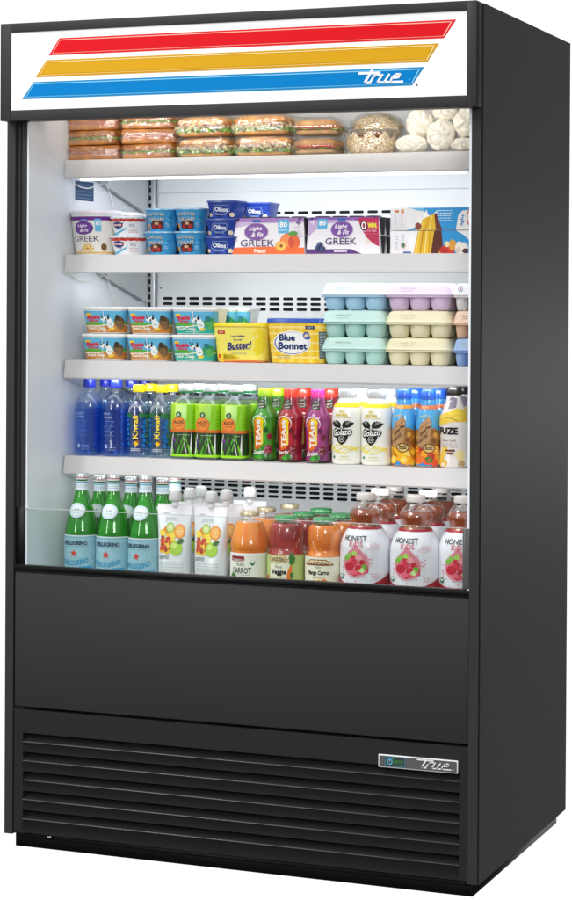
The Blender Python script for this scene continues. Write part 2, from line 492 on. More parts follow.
ribbon((.099, 1.890), (1.097, 1.890), (1.068, 1.849), (.067, 1.849), '0079be', '1583bd', '8fd0ee')
def script_logo(a, x, z, k, c):
    """slanted connected lettering with a long bar through the first letter"""
    T = lambda P: [(x+(p[0]+p[1]*.55)*k, z+p[1]*k) for p in P]
    wd = (.21 if k > .02 else .165)*k
    a.stroke(T([(-.75, 1.03), (1.55, 1.03)]), wd*1.1, c, 4)              # long bar
    a.stroke(T([(.55, 1.3), (.42, .1), (.62, 0), (1.1, 0)]), wd*1.25, c, 5)  # t
    a.stroke(T([(1.12, .8), (1.02, 0)]), wd, c, 6); a.stroke(T([(1.05, .6), (1.35, .82), (1.75, .8)]), wd, c, 6)   # r
    a.stroke(T([(2.0, .8), (1.86, .1), (2.0, 0), (2.6, 0)]), wd, c, 7); a.stroke(T([(2.75, .8), (2.62, 0), (3.2, 0)]), wd, c, 7)   # u
    a.stroke(T([(3.3, .42), (4.0, .46), (3.98, .78), (3.5, .8), (3.28, .45), (3.3, .1), (3.5, 0), (4.7, 0)]), wd, c, 8)        # e
script_logo(a, .9455, 1.8585, .0215, sgn('ffffff'))
a.hoop(1.062, 1.8625, .0018, .0018, .0005, '8fd0ee', 3)
a.ell(1.0795, 1.8495, .0026, .0026, '6c6c6c', 1)
a.build('sign_print', header)

# unseen glowing strip added behind the header to brighten the top shelf
b = MB(); b.box(.06, 1.16, .0005, .030, 1.8235, 1.830, WHT, .001); b.prism([(.012, 1.8230), (.030, 1.8230), (.030, 1.8150)], .10, 1.12, 'x', mat('added_top_glow', 'ffffff', .4, emis=3, ecol='fff6ea')); part(b, 'added_top_strip')
# lower panel and louvred grille
b = MB(); b.box(.0275, 1.1955, .0015, .022, .3525, .6855, BLK, .003); part(b, 'lower_panel')
b = MB(); b.box(.0505, 1.1955, .0355, .040, .04, .625, BLK2); b.box(.0505, 1.1955, .0225, .0290, .36, .625, BLK2); part(b, 'panel_backing')
P = [(.0015, .346)]
tops = [.2885, .2415, .1935, .1455, .0975]
for t in tops:
    P += [(.0015, t), (.0040, t-.0004), (.031, t+.0040), (.031, t-.0075), (.0235, t-.0100), (.014, t-.0160), (.006, t-.0203), (.0012, t-.0218), (.0004, t-.0228), (.0006, t-.0242), (.0015, t-.0250)]
P += [(.0015, .041), (.034, .041), (.034, .346)]
BLK_DIM = mat('black_coat_shaded', '2b2b2c', .26, spec=.42)  # cabinet black darkened here, painting in the light falloff low down
b = MB(); b.prism(P[::-1], .052, 1.175, 'x', BLK_DIM)
b.box(.0275, .0519, .0015, .034, .041, .346, BLK_DIM, .0); b.box(1.1751, 1.1955, .0015, .034, .041, .346, BLK_DIM, .0)
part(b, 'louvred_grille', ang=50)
# maker's badge with controls
b = MB(); b.box(.982, 1.173, -.0035, .0013, .2845, .314, mat('polished_rim', 'f0f1f1', .3), .0012); b.box(.9845, 1.1705, -.0042, -.0034, .2868, .3117, mat('badge_grey', '5d605f', .3)); bd = part(b, 'control_badge')
a = Art(lambda u, z, off: Vector((u, -.0042-off, z)), du=0, dz=0)
a.rect(.999, .2885, 1.047, .3105, '3f86a8', 0); a.rect(1.0003, .2898, 1.0457, .3092, '3a4443', 1)
a.hoop(1.0105, .2990, .0062, .0068, .0019, '62c4e8', 3); a.stroke([(1.0105, .3025), (1.0105, .2985)], .001, 'dff4ff', 3)
a.star(1.0165, .3055, .0028, '49b04a', 3); a.text('save', 1.031, .3005, '3f9a4a', w=.024, h=.0065, L=3); a.lines(1.018, 1.044, .2935, 1, .002, '2f8a3c', .001)
a.build('control_display', bd); a = Art(lambda u, z, off: Vector((u, -.0042-off, z)), du=0, dz=0)
script_logo(a, 1.080, .2925, .0165, 'f2f2f2')
a.ell(1.1635, .2925, .001, .001, 'f2f2f2', 3)
a.build('badge_lettering', bd)

# short air-curtain glass
b = MB(); b.box(.0245, .0495, .0105, .0185, .690, .845, BLK2, .001)
b.box(.0245, 1.1975, .0003, .0185, .6865, .6895, BLK2); b.box(.0245, 1.1975, .0003, .0185, .6896, .7035, BLK2, .0015)
b.box(1.179, 1.1975, .0003, .0185, .7036, .845, GLK, .004, 3); gf = part(b, 'glass_frame')
b = MB(); b.box(.0497, 1.1788, .010, .0145, .7037, .8425, clear('air_curtain_glass', 'fafdfc', .0, .02), 0); part(b, 'glass_pane', gf)
b = MB(); b.box(.0497, 1.1788, .0098, .0147, .8426, .8440, mat('glass_edge', 'b9c4c6', .15, spec=.8)); part(b, 'glass_edge', gf)

def strip_lamp(x, y, z, watts, col, parent, tilt):
    l = bpy.data.lights.new('led_light', 'AREA'); l.shape = 'RECTANGLE'; l.size = .98; l.size_y = .016; l.energy = watts; l.color = col; l.spread = math.radians(130)
    o = bpy.data.objects.new('led_light', l); COL.objects.link(o); o.location = (x, y, z); o.rotation_euler = (math.radians(tilt), 0, 0); o.parent = parent
strip_lamp(.61, .033, 1.812, 1.3, (1, .95, .88), fridge, 106)  # added lamp, out of sight, that lifts the top shelf food
# four shelves
SH = [1.716, 1.474, 1.206, .962]
def shelf(zt, k):
    yf = .2
    b = MB()
    b.prism([(yf, zt), (yf-.008, zt-.043), (yf-.006, zt-.047), (yf-.002, zt-.047), (yf+.004, zt-.006), (.69, zt-.006), (.69, zt-.0005)][::-1], .0620, 1.184, 'x', LIP)
    o = part(b, 'shelf', ang=20)
    b = MB(); b.box(.070, 1.152, yf+.006, yf+.030, zt-.040, zt-.0065, WHT, .001)
    dz = .0125 if k == 0 else .0047
    b.prism([(yf+.007, zt-.0403), (yf+.007, zt-.0403-dz), (yf+.027, zt-.0403)], .100, 1.122, 'x', LED); ls = b.build('light_strip', o); strip_lamp(.61, yf+.0285, zt-.0445, (1.3, 1.08, .92, .6)[k], (.93, .97, 1), ls, 74)
    for xx in (.0635, 1.1825):
        b = MB(); b.prism([(.27, zt-.007), (.688, zt-.007), (.688, zt-.120), (.655, zt-.112), (.43, zt-.056), (.33, zt-.030)], xx-.001, xx+.001, 'x', mat('bracket_enamel', 'cfd4d7', .4))
        b.prism([(.655, zt-.112), (.43, zt-.056), (.33, zt-.030), (.33, zt-.033), (.43, zt-.060), (.655, zt-.117)], xx-.003, xx+.003, 'x', mat('bracket_edge', '8d9498', .4))
        b.build('bracket', o, smooth=False)
    b = MB(); b.box(.066, .080, .385, .405, zt-.050, zt-.034, mat('grey_clip', '8f9599', .5), .001); b.build('clip', o)
    b = MB(); pts = spline([(.064, .205, zt-.040), (.066, .25, zt-.060), (.066, .31, zt-.066), (.067, .37, zt-.056), (.069, .41, zt-.050), (.070, .44, zt-.075), (.071, .49, zt-.150), (.071, .55, zt-.19)], 5)
    b.tube(pts, .0013, mat('white_cable', 'e9e9e4', .5)); b.build('cable', o)
for k, zt in enumerate(SH): shelf(zt, k)

# dark blue instruction sticker on the left inner wall
a = Art(lambda u, z, off: Vector((.0545+off, u, z)), du=0, dz=0)
a.rect(.265, 1.618, .372, 1.668, '1d3f66', 0)
for k in range(5): a.lines(.275, .362, 1.6575-k*.0085, 1, .004, '5f86ad', .0022)
a.build('wall_sticker', fridge)
# ================================================================ the goods
from mathutils import noise as NZ
def P3(x, y, z): return Vector((x, y, z))
def cap(parent, z, r, h, mt, ribs=24, name='cap', neckring=None):
    b = MB(); rings = []
    for (zz, rr) in ((z, r*.99), (z+h*.12, r), (z+h*.86, r*.985), (z+h, r*.90)):
        rings.append([((rr+(.0004 if k % 2 else -.0004 if zz < z+h*.9 else 0))*math.cos(2*PI*k/(ribs*2)), (rr+(.0004 if k % 2 else -.0004 if zz < z+h*.9 else 0))*math.sin(2*PI*k/(ribs*2)), zz) for k in range(ribs*2)])
    b.loft(rings, mt)
    if neckring:
        f = Form([(z-.0045, r*.96), (z-.001, r*.98)]); f.mesh(b, neckring)
    return b.build(name, parent, ang=60)
def bottle_body(parent, rows, mt, seg=8, name='bottle', n=5, z1=None):
    f = Form([tuple(r) for r in spline([r if len(r) == 4 else (r[0], r[1], r[1], r[1]) for r in rows], n)], seg)
    b = MB(); f.mesh(b, mt); o = b.build(name, parent, ang=60)
    return f, o
def liquid(parent, f, mt, z0, z1, name='drink', grow=-.0012):
    b = MB(); f.mesh(b, mt, z0, z1, grow); return b.build(name, parent, ang=60)
def sleeve(parent, f, z0, z1, mt, grow=.0003, name='label', caps=(False, False)):
    b = MB(); f.mesh(b, mt, z0, z1, grow, caps); return b

# ---- blue water bottle
def water_bottle(label):
    t = thing('water_bottle', label, 'water bottle')
    f, o = bottle_body(t, [(0, .031), (.006, .0355), (.05, .0352), (.10, .036), (.128, .0362), (.142, .032), (.156, .022), (.164, .0150), (.175, .0140)], clear('blue_clear_plastic', 'eaf2fd', .16, .05, bump=.2, bscale=30), n=4)
    liquid(t, f, clear('blue_tinted_water', 'bcdcfb', .1, .06, bump=.3, bscale=24), .006, .136, grow=-.003)
    a = round_art(f, .1, base=.0008)
    B = clear('blue_film', 'cfe2fa', .10, .1, edge=.2)
    a.rect(-.05, .012, .05, .120, B, 0)
    a.text('FLOW', -.010, .108, 'b9d2f2', w=.020, h=.006, L=2); a.text('WATER', -.008, .0985, 'b9d2f2', w=.024, h=.005, L=2)
    for k in range(4): a.lines(-.022, .012, .088-k*.012, 1, .005, '6d9be0', .001)
    a.stroke([(-.020, .072), (-.006, .092)], .0012, '3f7bd8', 1); a.stroke([(-.006, .06), (.01, .09)], .0012, '3f7bd8', 1)
    a.rrect(-.016, .020, -.008, .030, .002, 'a8c6f0', 2); a.lines(-.004, .016, .026, 3, .005, '9fc0ee', .001)
    a.build('label', t)
    cap(t, .173, .0152, .0215, mat('royal_blue_cap', '2233b4', .3, coat=.4))
    return t
# ---- clear water bottle with yellow cap
def kiwi_water(label):
    t = thing('water_bottle', label, 'water bottle')
    f, o = bottle_body(t, [(0, .026), (.004, .030), (.03, .0298), (.09, .030), (.118, .0298), (.136, .0265), (.150, .0185), (.158, .0140), (.166, .0135)], clear('clear_plastic', 'f1f7fb', .25, .04, bump=.25, bscale=26), n=4)
    liquid(t, f, clear('clear_water', 'eff6fa', .1, .03, bump=.4, bscale=30), .006, .142, grow=-.0022, name='water')
    a = round_art(f, .08, base=.0006)
    a.rect(-.047, .022, -.0085, .103, clear('sky_label_film', 'b2e0f6', .1, .2), 0); a.rect(.0125, .022, .047, .103, clear('sky_label_film', 'b2e0f6', .1, .2), 0)
    a.rect(-.047, .100, -.0085, .1095, '2c7d3f', 1); a.rect(.0125, .100, .047, .1095, '2c7d3f', 1)
    for k in range(6): a.blob(-.020-.003*(k % 2), .034+k*.012, .0045, '1f86d2', 1); a.blob(.023+.003*(k % 2), .03+k*.012, .005, '1a78c6', 1)
    a.text('Kiwaii', .002, .076, 'ffe21a', w=.058, h=.0135, rot=PI/2, bold=.0005, L=3)
    a.blob(.004, .034, .0058, 'f0c414', 2); a.blob(.009, .040, .0035, '8a5a14', 3); a.stroke([(.011, .040), (.016, .037)], .001, '3a2a12', 3)
    a.blob(-.002, .029, .003, '2a2a20', 3)
    a.lines(-.010, .014, .020, 2, .004, 'f2f4f4', .0014)
    for rr in (.020, .0165): 
        for i in range(10):
            t0 = PI*i/10; t1 = PI*(i+1)/10
            a.stroke([(rr*math.cos(t0), .112+rr*1.05*math.sin(t0)), (rr*math.cos(t1), .112+rr*1.05*math.sin(t1))], .0011, 'e9eef0', 1)
    a.build('label', t)
    cap(t, .164, .0158, .0185, mat('yellow_cap', 'f4d80f', .35, coat=.3))
    return t
# ---- aloe drink
def aloe_bottle(label):
    t = thing('aloe_drink_bottle', label, 'juice bottle')
    f, o = bottle_body(t, [(0, .030, .030, .010), (.004, .0337, .0337, .018), (.06, .0337, .0337, .018), (.128, .0337, .0337, .018), (.138, .032, .032, .018), (.156, .020, .020, .018), (.163, .0165, .0165, .0164), (.170, .016, .016, .0159)], clear('clear_plastic', 'f1f7fb', .25, .04), n=3)
    liquid(t, f, mat('pale_aloe_drink', '7f9a5e', .15, coat=.6, noise=.3, nscale=30), .004, .148, grow=-.0022)
    b = sleeve(t, f, .006, .1385, mat('lime_sleeve', 'b4e61e', .28, coat=.5, noise=.5, nscale=14, col2='7cc414', stretch=(1, 1, .3)))
    a = round_art(f, .08, mb=b, base=.0006)
    a.rect(-.06, .006, .06, .068, '2a3a1f', 0)
    random.seed(3)
    for c, x0, x1, wd in (('dfe6dc', -.0285, -.020, .006), ('cfd8cb', .016, .006, .005), ('e7ece4', .026, .028, .006), ('4d9c20', -.012, .010, .007), ('1c4a12', .002, -.004, .005), ('79c22a', .028, .010, .007), ('2f7a18', -.026, -.004, .006), ('8fd43a', -.020, -.030, .005), ('1c4a12', .012, .022, .004), ('5aac22', -.002, .016, .004), ('2a6a16', .042, .036, .006)):
        a.poly([(x0-wd/2, .008), (x0+wd/2, .008), (x1+.0006, .062), (x1-.0006, .066)], c, 1)
    a.rect(-.06, .006, .06, .012, '9be01e', 2)
    a.rect(-.06, .067, .06, .0745, 'd9702a', 2)
    for k in range(7): a.lines(-.012, .024, .060, 1, .003, 'c9cfc4', .0008)
    a.ell(-.006, .087, .0195, .0180, 'e06c1c', 3); a.ell(-.006, .088, .0160, .0150, 'ee8a34', 4)
    a.text('ALOE', -.006, .0925, '2d2410', w=.026, h=.0078, L=5, bold=.0003); a.text('vera drink', -.006, .0835, '3d3010', w=.020, h=.0040, L=5)
    a.ell(-.006, .111, .0072, .0072, '0e4a3c', 4); a.leaf(-.008, .107, .009, .0022, 1.2, 'd8f0d8', 5); a.leaf(-.003, .107, .009, .002, 2.0, '9ad89a', 5)
    a.text('ALOE', -.018, .034, '3a2560', w=.022, h=.0062, rot=PI/2, L=5, bold=.0004); a.blob(-.018, .047, .0045, '6a3f8a', 4)
    a.stroke([(-.028, .082), (-.022, .128)], .0012, 'cdf060', 1); a.stroke([(.014, .09), (.024, .130)], .0012, '86c414', 1)
    for k in range(5): a.stroke([(.030, .084+k*.008), (.043, .084+k*.008)], .0010, '5f9a12', 1)
    a.build('label', t)
    cap(t, .1695, .0192, .0165, mat('white_cap', 'c2c4c3', .35, coat=.2), neckring=mat('green_ring', '24924a', .3))
    return t
# ---- brewed tea bottle with full printed sleeve
def tease_bottle(label, key, c1, c2, cc, word, fruit):
    t = thing('tea_bottle', label, 'tea bottle')
    rows = [(0, .027), (.004, .0305), (.03, .0290), (.075, .0300), (.102, .0325), (.115, .0315), (.128, .0245), (.138, .0195), (.150, .0178), (.162, .0165)]
    f, o = bottle_body(t, rows, mat('sleeve_'+key, c1, .2, coat=.9, noise=.5, nscale=16, col2=c2), n=5)
    a = round_art(f, .1, base=.0006)
    a.lay([(0, 0)], [], 'ffffff', 0)
    a.rect(-.05, .001, .05, .006, '2a2f20', 1); a.text('organic brewed tea', -.004, .0035, 'e8efe0', w=.034, h=.0028, L=3)
    for sx in (-.034, .026): a.blob(sx, .030, .010, fruit, 1)
    a.leaf(-.012, .010, .030, .006, .15, '3f9a24', 1); a.leaf(.018, .008, .022, .006, 2.4, '2c7a1c', 2)
    # berries
    for q in range(12):
        x = .021+.0075*math.cos(q*2.4)*(.4+.6*(q % 3)/2); z = .030+.010*math.sin(q*2.4)*(.4+.6*(q % 3)/2)
        a.ell(x, z, .0030, .0030, fruit, 2+.1*q); a.ell(x-.0008, z+.0008, .001, .001, 'f0b8c0', 3.5)
    a.blob(.028, .062, .008, fruit, 1); a.blob(.018, .078, .007, c2, 1)
    # backing shapes
    a.ell(-.002, .096, .0205, .0185, 'e9efdf', 1); a.ell(-.002, .094, .0185, .0175, c1, 1.5)
    a.rrect(-.016, .030, -.001, .104, .005, 'e2641c', 2); a.rrect(-.006, .040, .0105, .106, .007, 'f6d417', 1.8); a.ell(.0005, .099, .0115, .0105, 'f6d417', 1.9)
    a.rrect(-.0125, .034, .0040, .100, .004, 'e8731e', 2.4)
    a.text('TEAse', -.0035, .070, 'f7f7ee', w=.066, h=.0135, rot=PI/2, bold=.0008, L=4)
    a.text(word, -.004, .0235, 'f4f6e6', w=.032, h=.0105, L=4, shear=.3, bold=.0003, rot=.12)
    a.text('Rooibos blend', .0075, .062, 'f6f2e0', w=.036, h=.003, rot=PI/2, L=4)
    # neck band with small words
    for k, (tw, ww) in enumerate((('Lightly', .020), ('Sweetened', .026), ('Organic', .022))):
        a.rrect(-.016+k*.001, .1465-k*.0075, .018, .1525-k*.0075, .002, '23331a', 1); a.text(tw, .001, .1496-k*.0075, 'f4f6ec', w=ww, h=.0042, L=3, rot=.08)
    a.build('label', t)
    cap(t, .160, .0172, .0195, mat('cap_'+key, cc, .3, coat=.4), neckring=mat('cap_'+key, cc, .3))
    return t
# ---- white sports drink bottle
def golazo(label, num='10'):
    t = thing('sports_drink_bottle', label, 'sports drink')
    rows = [(0, .034), (.005, .0375), (.02, .0378), (.09, .0380), (.120, .0380), (.138, .0345), (.152, .0255), (.158, .0215), (.164, .0205)]
    f, o = bottle_body(t, rows, mat('white_bottle', 'f3f3ea', .25, coat=.6), n=5)
    a = round_art(f, .09, base=.0006)
    a.rect(-.06, .139, .06, .149, 'f1df2c', 0)
    a.text('ALL', -.002, .1295, 'd8c41c', w=.014, h=.0062, L=2, bold=.0004); a.text('NATURAL', -.002, .1205, 'd8c41c', w=.032, h=.0058, L=2, bold=.0004)
    a.lines(-.022, .020, .1135, 1, .003, 'd8c41c', .0016)
    for i in range(5):
        P = [(-.046+k*.008, .034+.007*math.sin(k*.8+i)+i*.0022) for k in range(12)]
        a.stroke(P, .0022, ('f2e24a', 'f7ec8c', 'efdc34', 'faf4c0', 'f0e058')[i], 1)
    # wings and shield
    for sg in (-1, 1):
        for k in range(4):
            a.leaf(-.002+sg*.004, .090-k*.001, .030-k*.003, .0056, PI/2-sg*(1.15-.28*k), '171713', 1.5)
        for k in range(2): a.stroke([(-.002+sg*.010, .097+k*.004), (-.002+sg*.021, .104+k*.002)], .0007, 'f0f0e8', 2)
    a.poly([(-.0185, .086), (.0145, .086), (.014, .066), (.008, .055), (-.002, .047), (-.012, .055), (-.018, .066)], '151512', 2)
    a.hoop(-.002, .062, .0075, .0075, .0012, 'f0f0ea', 3); a.text(num, -.002, .062, 'f4f4ee', w=.007, h=.0065, L=3)
    for k, (dx, dz) in enumerate(((0, 0),)):
        a.text('Golazo', -.002, .079, '111110', w=.0500, h=.0180, L=3, rot=.10, shear=.25, bold=.0024)
        a.text('Golazo', -.002, .079, 'f8f8f2', w=.0455, h=.0150, L=5, rot=.10, shear=.25, bold=.0004)
    a.ell(-.024, .018, .0035, .0035, '2e8a46', 2); a.text('LEMONADE', .004, .0195, 'c9b418', w=.022, h=.004, L=2); a.lines(-.014, .022, .013, 2, .0035, 'd6cf90', .001)
    a.build('label', t)
    cap(t, .163, .0225, .0185, mat('white_cap', 'c2c4c3', .35, coat=.2))
    return t
# ---- blue and tan fruit tea bottle
def fruit_tea(label, variant):
    t = thing('tea_bottle', label, 'tea bottle')
    rows = [(0, .027), (.004, .0302), (.03, .0296), (.08, .0300), (.105, .0300), (.130, .0258), (.148, .0195), (.160, .0175), (.168, .0165)]
    f, o = bottle_body(t, rows, mat('sky_blue_sleeve', '4fa9dd', .2, coat=.8, noise=.5, nscale=12, col2='2f8ccf'), n=5)
    a = round_art(f, .09, base=.0006)
    F1, F2, F3 = (('f2b21c', 'f7cf3a', 'a8641a') if variant == 0 else ('e8542c', 'f3a02c', 'b8322a'))
    a.rect(-.05, .001, .05, .048, 'c88a28', 0); a.poly([(-.05, .046), (.05, .046), (.05, .082), (.02, .094), (-.02, .088), (-.05, .100)], mat('tan_print', 'b8843e', .3, noise=1, nscale=40, col2='8f5c26'), .5)
    for k in range(16): a.blob(-.044+k*.0058, .050+.034*((k*7) % 5)/5, .006, ('d8a24a', '9a6428', 'c98c34', '7d4c20')[k % 4], .7+.01*k)
    random.seed(11+variant)
    for k in range(26):
        a.blob(random.uniform(-.044, .044), random.uniform(.006, .046), random.uniform(.005, .011), random.choice((F1, F2, F3, F1, 'f6dc6a')), 1+k*.04)
    if variant == 0:
        for x in (-.016, .012):
            a.ell(x, .016, .0105, .0105, 'f7d23c', 2.2); a.hoop(x, .016, .0105, .0105, .0016, 'eaa414', 2.4)
            for k in range(6): a.stroke([(x, .016), (x+.008*math.cos(k*PI/3), .016+.008*math.sin(k*PI/3))], .0008, 'fbeeb0', 2.5)
    else:
        a.leaf(.000, .022, .022, .008, -.4, '3f7a26', 2.4); a.blob(-.012, .018, .011, 'e8742c', 2.2)
    # brown leaf shaped banner with script
    for L_, g, c in ((2.6, 0, '5b3a1e'), (2.8, -.0012, 'b98f63')):
        a.poly([(-.022-g, .048-g), (-.006, .044-g), (.012, .066), (.016+g, .110+g), (.008, .122+g), (-.010+g, .104), (-.022-g, .078)], c, L_)
    for k in range(4): a.stroke([(-.016, .056+k*.011), (.010, .076+k*.011)], .0012, '7d5530', 3.2)
    a.text('Honey', -.006, .068, '4a2a14', w=.030, h=.0075, rot=.75, shear=.2, L=3.4, bold=.0003); a.text('Green Tea', -.001, .088, '4a2a14', w=.034, h=.0068, rot=.75, shear=.2, L=3.4, bold=.0003)
    a.ell(.009, .045, .0150, .0115, '4e2418', 3.6); a.ell(.009, .045, .0125, .0092, 'e2c06a', 3.8); a.rect(-.007, .0415, .025, .0485, '4e2418', 4); a.text('MOUNTAIN', .009, .045, 'f2dca0', w=.028, h=.0040, L=4.4)
    a.text('organic', -.006, .122, 'f3d94a', w=.022, h=.0065, L=2.4, shear=.3, rot=.2)
    a.rect(-.05, .139, .05, .1475, 'f2a33a' if variant == 0 else 'e07a4a', 1.2); a.text('GREEN TEA', -.004, .143, 'fff3c4', w=.024, h=.0036, L=2)
    a.build('label', t)
    cap(t, .164, .0180, .0205, mat('bright_blue_cap', '2a5fd0', .25, coat=.5), neckring=mat('bright_blue_cap', '2a5fd0', .25))
    return t
def fuze_bottle(label):
    t = thing('juice_drink_bottle', label, 'juice bottle')
    rows = [(0, .029), (.005, .0335), (.025, .0330), (.06, .0320), (.105, .0345), (.128, .0310), (.150, .0225), (.165, .0180), (.176, .0170)]
    f, o = bottle_body(t, rows, mat('cream_sleeve', 'efe9e0', .2, coat=.8), n=5)
    a = round_art(f, .1, base=.0006)
    a.rect(-.05, .110, .05, .127, 'f1c93c', 0)
    a.poly([(-.05, .096), (.05, .122), (.05, .139), (.02, .143), (-.05, .120)], 'f3d24c', 1)
    a.poly([(-.010, .140), (.016, .144), (.024, .166), (-.002, .170), (-.018, .158)], '8d8190', 1.2); a.poly([(-.030, .146), (-.010, .139), (.002, .160), (-.020, .168)], 'efe6dc', 1.4)
    a.stroke([(-.012, .120), (.006, .119), (.018, .112)], .0016, 'a8742a', 2)
    a.text('FUZE', -.006, .0885, '15151a', w=.049, h=.0150, L=3, bold=.0011)
    a.text('Banana Colada', -.003, .066, '4a3324', w=.036, h=.0050, L=3)
    a.lines(-.024, .020, .0575, 3, .0042, '9a8a78', .0012)
    a.rrect(-.013, .0395, .013, .0445, .0015, '7a4420', 2); a.rrect(-.008, .0325, .009, .0375, .0015, '7a4420', 2)
    for k in range(5): a.blob(-.030+k*.004, .020+k*.006, .008, 'f2cd4a', 1)
    a.blob(.026, .030, .013, 'f4e2a0', 1); a.ell(-.022, .012, .016, .010, 'eebc34', 1.2); a.blob(.030, .010, .009, 'c9a86a', 1.4)
    a.build('label', t)
    cap(t, .173, .0185, .0190, mat('black_cap', '1a1614', .35, coat=.3))
    return t

# ---- green sparkling water bottle
def sparkling(label):
    t = thing('sparkling_water_bottle', label, 'water bottle')
    rows = [(0, .038), (.004, .0425), (.06, .0425), (.128, .0425), (.150, .0400), (.185, .0320), (.215, .0220), (.235, .0170), (.252, .0148), (.264, .0140), (.268, .0155), (.272, .0150)]
    f, o = bottle_body(t, rows, clear('green_glass', 'a4e48e', .15, .02), n=5)
    liquid(t, f, mat('water_seen_through_green_glass', '3cc03a', .08, spec=.5, coat=.6, noise=.6, nscale=9, col2='1c8a26', stretch=(1, 1, .3)), .006, .236, grow=-.004)
    a = round_art(f, .09, base=.0006)
    SK = '9fcbd9'
    a.rect(-.066, .006, .066, .129, mat('pale_blue_paper', SK, .55, noise=.12, nscale=60), 0)
    a.rect(-.066, .1265, .066, .129, 'e6eef0', 1); a.rect(-.066, .1235, .066, .1245, '5f9fba', 1)
    a.text('S.PELLEGRINO', -.002, .1090, '1c2c4e', w=.068, h=.0098, L=3, bold=.0005, arch=.001)
    a.lines(-.034, .034, .1005, 1, .003, '5f93ad', .0009)
    a.star(-.002, .0840, .0105, 'd8402c', 4, rot=.1); 
    a.text('S.PELLEGRINO', -.002, .066, '4b9dc4', w=.074, h=.0125, L=3, rot=.06, arch=-.006, bold=.0006)
    a.hoop(-.002, .088, .028, .024, .0009, '7fb6cc', 1)
    a.rect(.012, .044, .046, .052, '3f9cc8', 2); a.rect(-.05, .030, .05, .040, '4f9fc0', 2)
    # oval medallion on the shoulder
    b2 = Art(lambda u, z, off: f.pt(u, z, off, f.sec(z)[0]), base=.0012, du=.004, dz=.004)
    b2.ell(0, .190, .0220, .0180, 'eaf3f6', 0); b2.hoop(0, .190, .0203, .0163, .0010, '6fb2cc', 1); b2.hoop(0, .190, .0168, .0128, .0006, '8cc3d6', 1)
    b2.text('S.P', 0, .192, '3a5f7c', w=.013, h=.0058, L=2); b2.lines(-.010, .010, .1840, 1, .003, '6f98b0', .001); b2.star(.0155, .190, .002, 'd8402c', 2)
    a.build('label', t); b2.build('shoulder_label', t)
    b3 = MB(); f.mesh(b3, mat('neck_paper', 'dcebf0', .5), .240, .2620, .0004, (False, False))
    a3 = Art(lambda u, z, off: f.pt(u, z, off+.0004, f.sec(z)[0]), b3, du=.004)
    a3.rect(-.04, .2570, .04, .2605, '6fb0cc', 1); a3.lines(-.02, .02, .2510, 2, .0045, '7fa9bd', .0012)
    a3.build('neck_label', t)
    cap(t, .2700, .0158, .0110, mat('silver_cap', 'dfe1e2', .3, metal=.7), ribs=18)
    a4 = Art(lambda u, z, off: Form([(0, .0160), (.3, .0160)]).pt(u, z, off), du=.004); a4.rect(-.05, .2660, .05, .2696, 'd9dde0', 0); a4.rect(-.05, .2698, .05, .2714, 'c8554a', 1); a4.build('cap_ring', t)
    return t
# ---- baby food pouch
def pouch(label):
    t = thing('fruit_puree_pouch', label, 'food pouch')
    rows = [(0, .037, .020, .018), (.01, .0385, .026, .022), (.06, .0400, .024, .020), (.12, .0425, .014, .012), (.160, .0450, .005, .004), (.178, .0455, .0018, .0015), (.184, .0455, .0016, .0014)]
    f = Form([tuple(r) for r in spline(rows, 5)])
    b = MB(); f.mesh(b, mat('white_foil_pouch', 'dfe0e3', .28, coat=.4, bump=.5, bscale=25)); b.build('pouch', t, ang=60)
    a = Art(lambda u, z, off: f.pt(u, z, off), base=.0008, du=.006, dz=.006, step=.00022)
    random.seed(5)
    a.text('organic', -.022, .165, '70757a', w=.018, h=.004, L=2); a.text('puree', -.006, .152, 'c0c6cc', w=.030, h=.010, L=1)
    for k in range(16): a.blob(-.020+random.uniform(-.012, .020), .110+random.uniform(-.024, .024), .008, random.choice(('f2c024', 'f0a030', 'e8842c', 'f7d84a')), 1+.04*k)
    a.ell(-.008, .135, .0105, .0105, '8fb83a', 2.6); a.ell(-.008, .135, .0085, .0085, 'd4e08a', 2.8); a.ell(-.008, .135, .003, .003, 'f0f0c8', 3)
    a.ell(.017, .128, .0145, .0150, 'f0902c', 2.7); a.ell(.017, .128, .011, .0115, 'f7b45a', 2.9)
    for k in range(6): a.stroke([(.017, .128), (.017+.011*math.cos(k*1.05), .128+.011*math.sin(k*1.05))], .001, 'fbe0b0', 3.1)
    for k in range(14): a.blob(-.016+random.uniform(-.012, .012), .104+random.uniform(-.016, .010), .0048, random.choice(('c83a22', 'a82c1c', 'e0662c', 'd8502a')), 3.2+.04*k)
    a.ell(.010, .093, .0165, .0155, 'a6cc3a', 4); a.ell(.005, .098, .007, .006, 'cfe67a', 4.2); a.leaf(.012, .103, .020, .0055, .45, '3c6a2c', 4.4)
    a.text('summer', -.020, .073, '53585c', w=.026, h=.0075, L=2)
    a.lines(-.030, .030, .063, 6, .0052, '9aa0a4', .0010)
    a.text('90', .010, .024, '3a3d40', w=.016, h=.010, L=2); a.hoop(-.016, .024, .006, .006, .0012, '3a3d40', 2)
    a.build('print', t)
    b = MB(); Form([(.180, .0085), (.194, .0085)]).mesh(b, mat('white_spout', 'e4e6e8', .3)); b.build('spout', t)
    b = MB(); Form([tuple(r) for r in spline([(.191, .0150, .0120, .0118), (.194, .0165, .0130, .0128), (.204, .0160, .0125, .0123), (.212, .0130, .0105, .0103), (.214, .0080, .0070, .0068)], 3)]).mesh(b, mat('white_cap', 'c2c4c3', .35, coat=.2)); b.build('cap', t, ang=60)
    return t
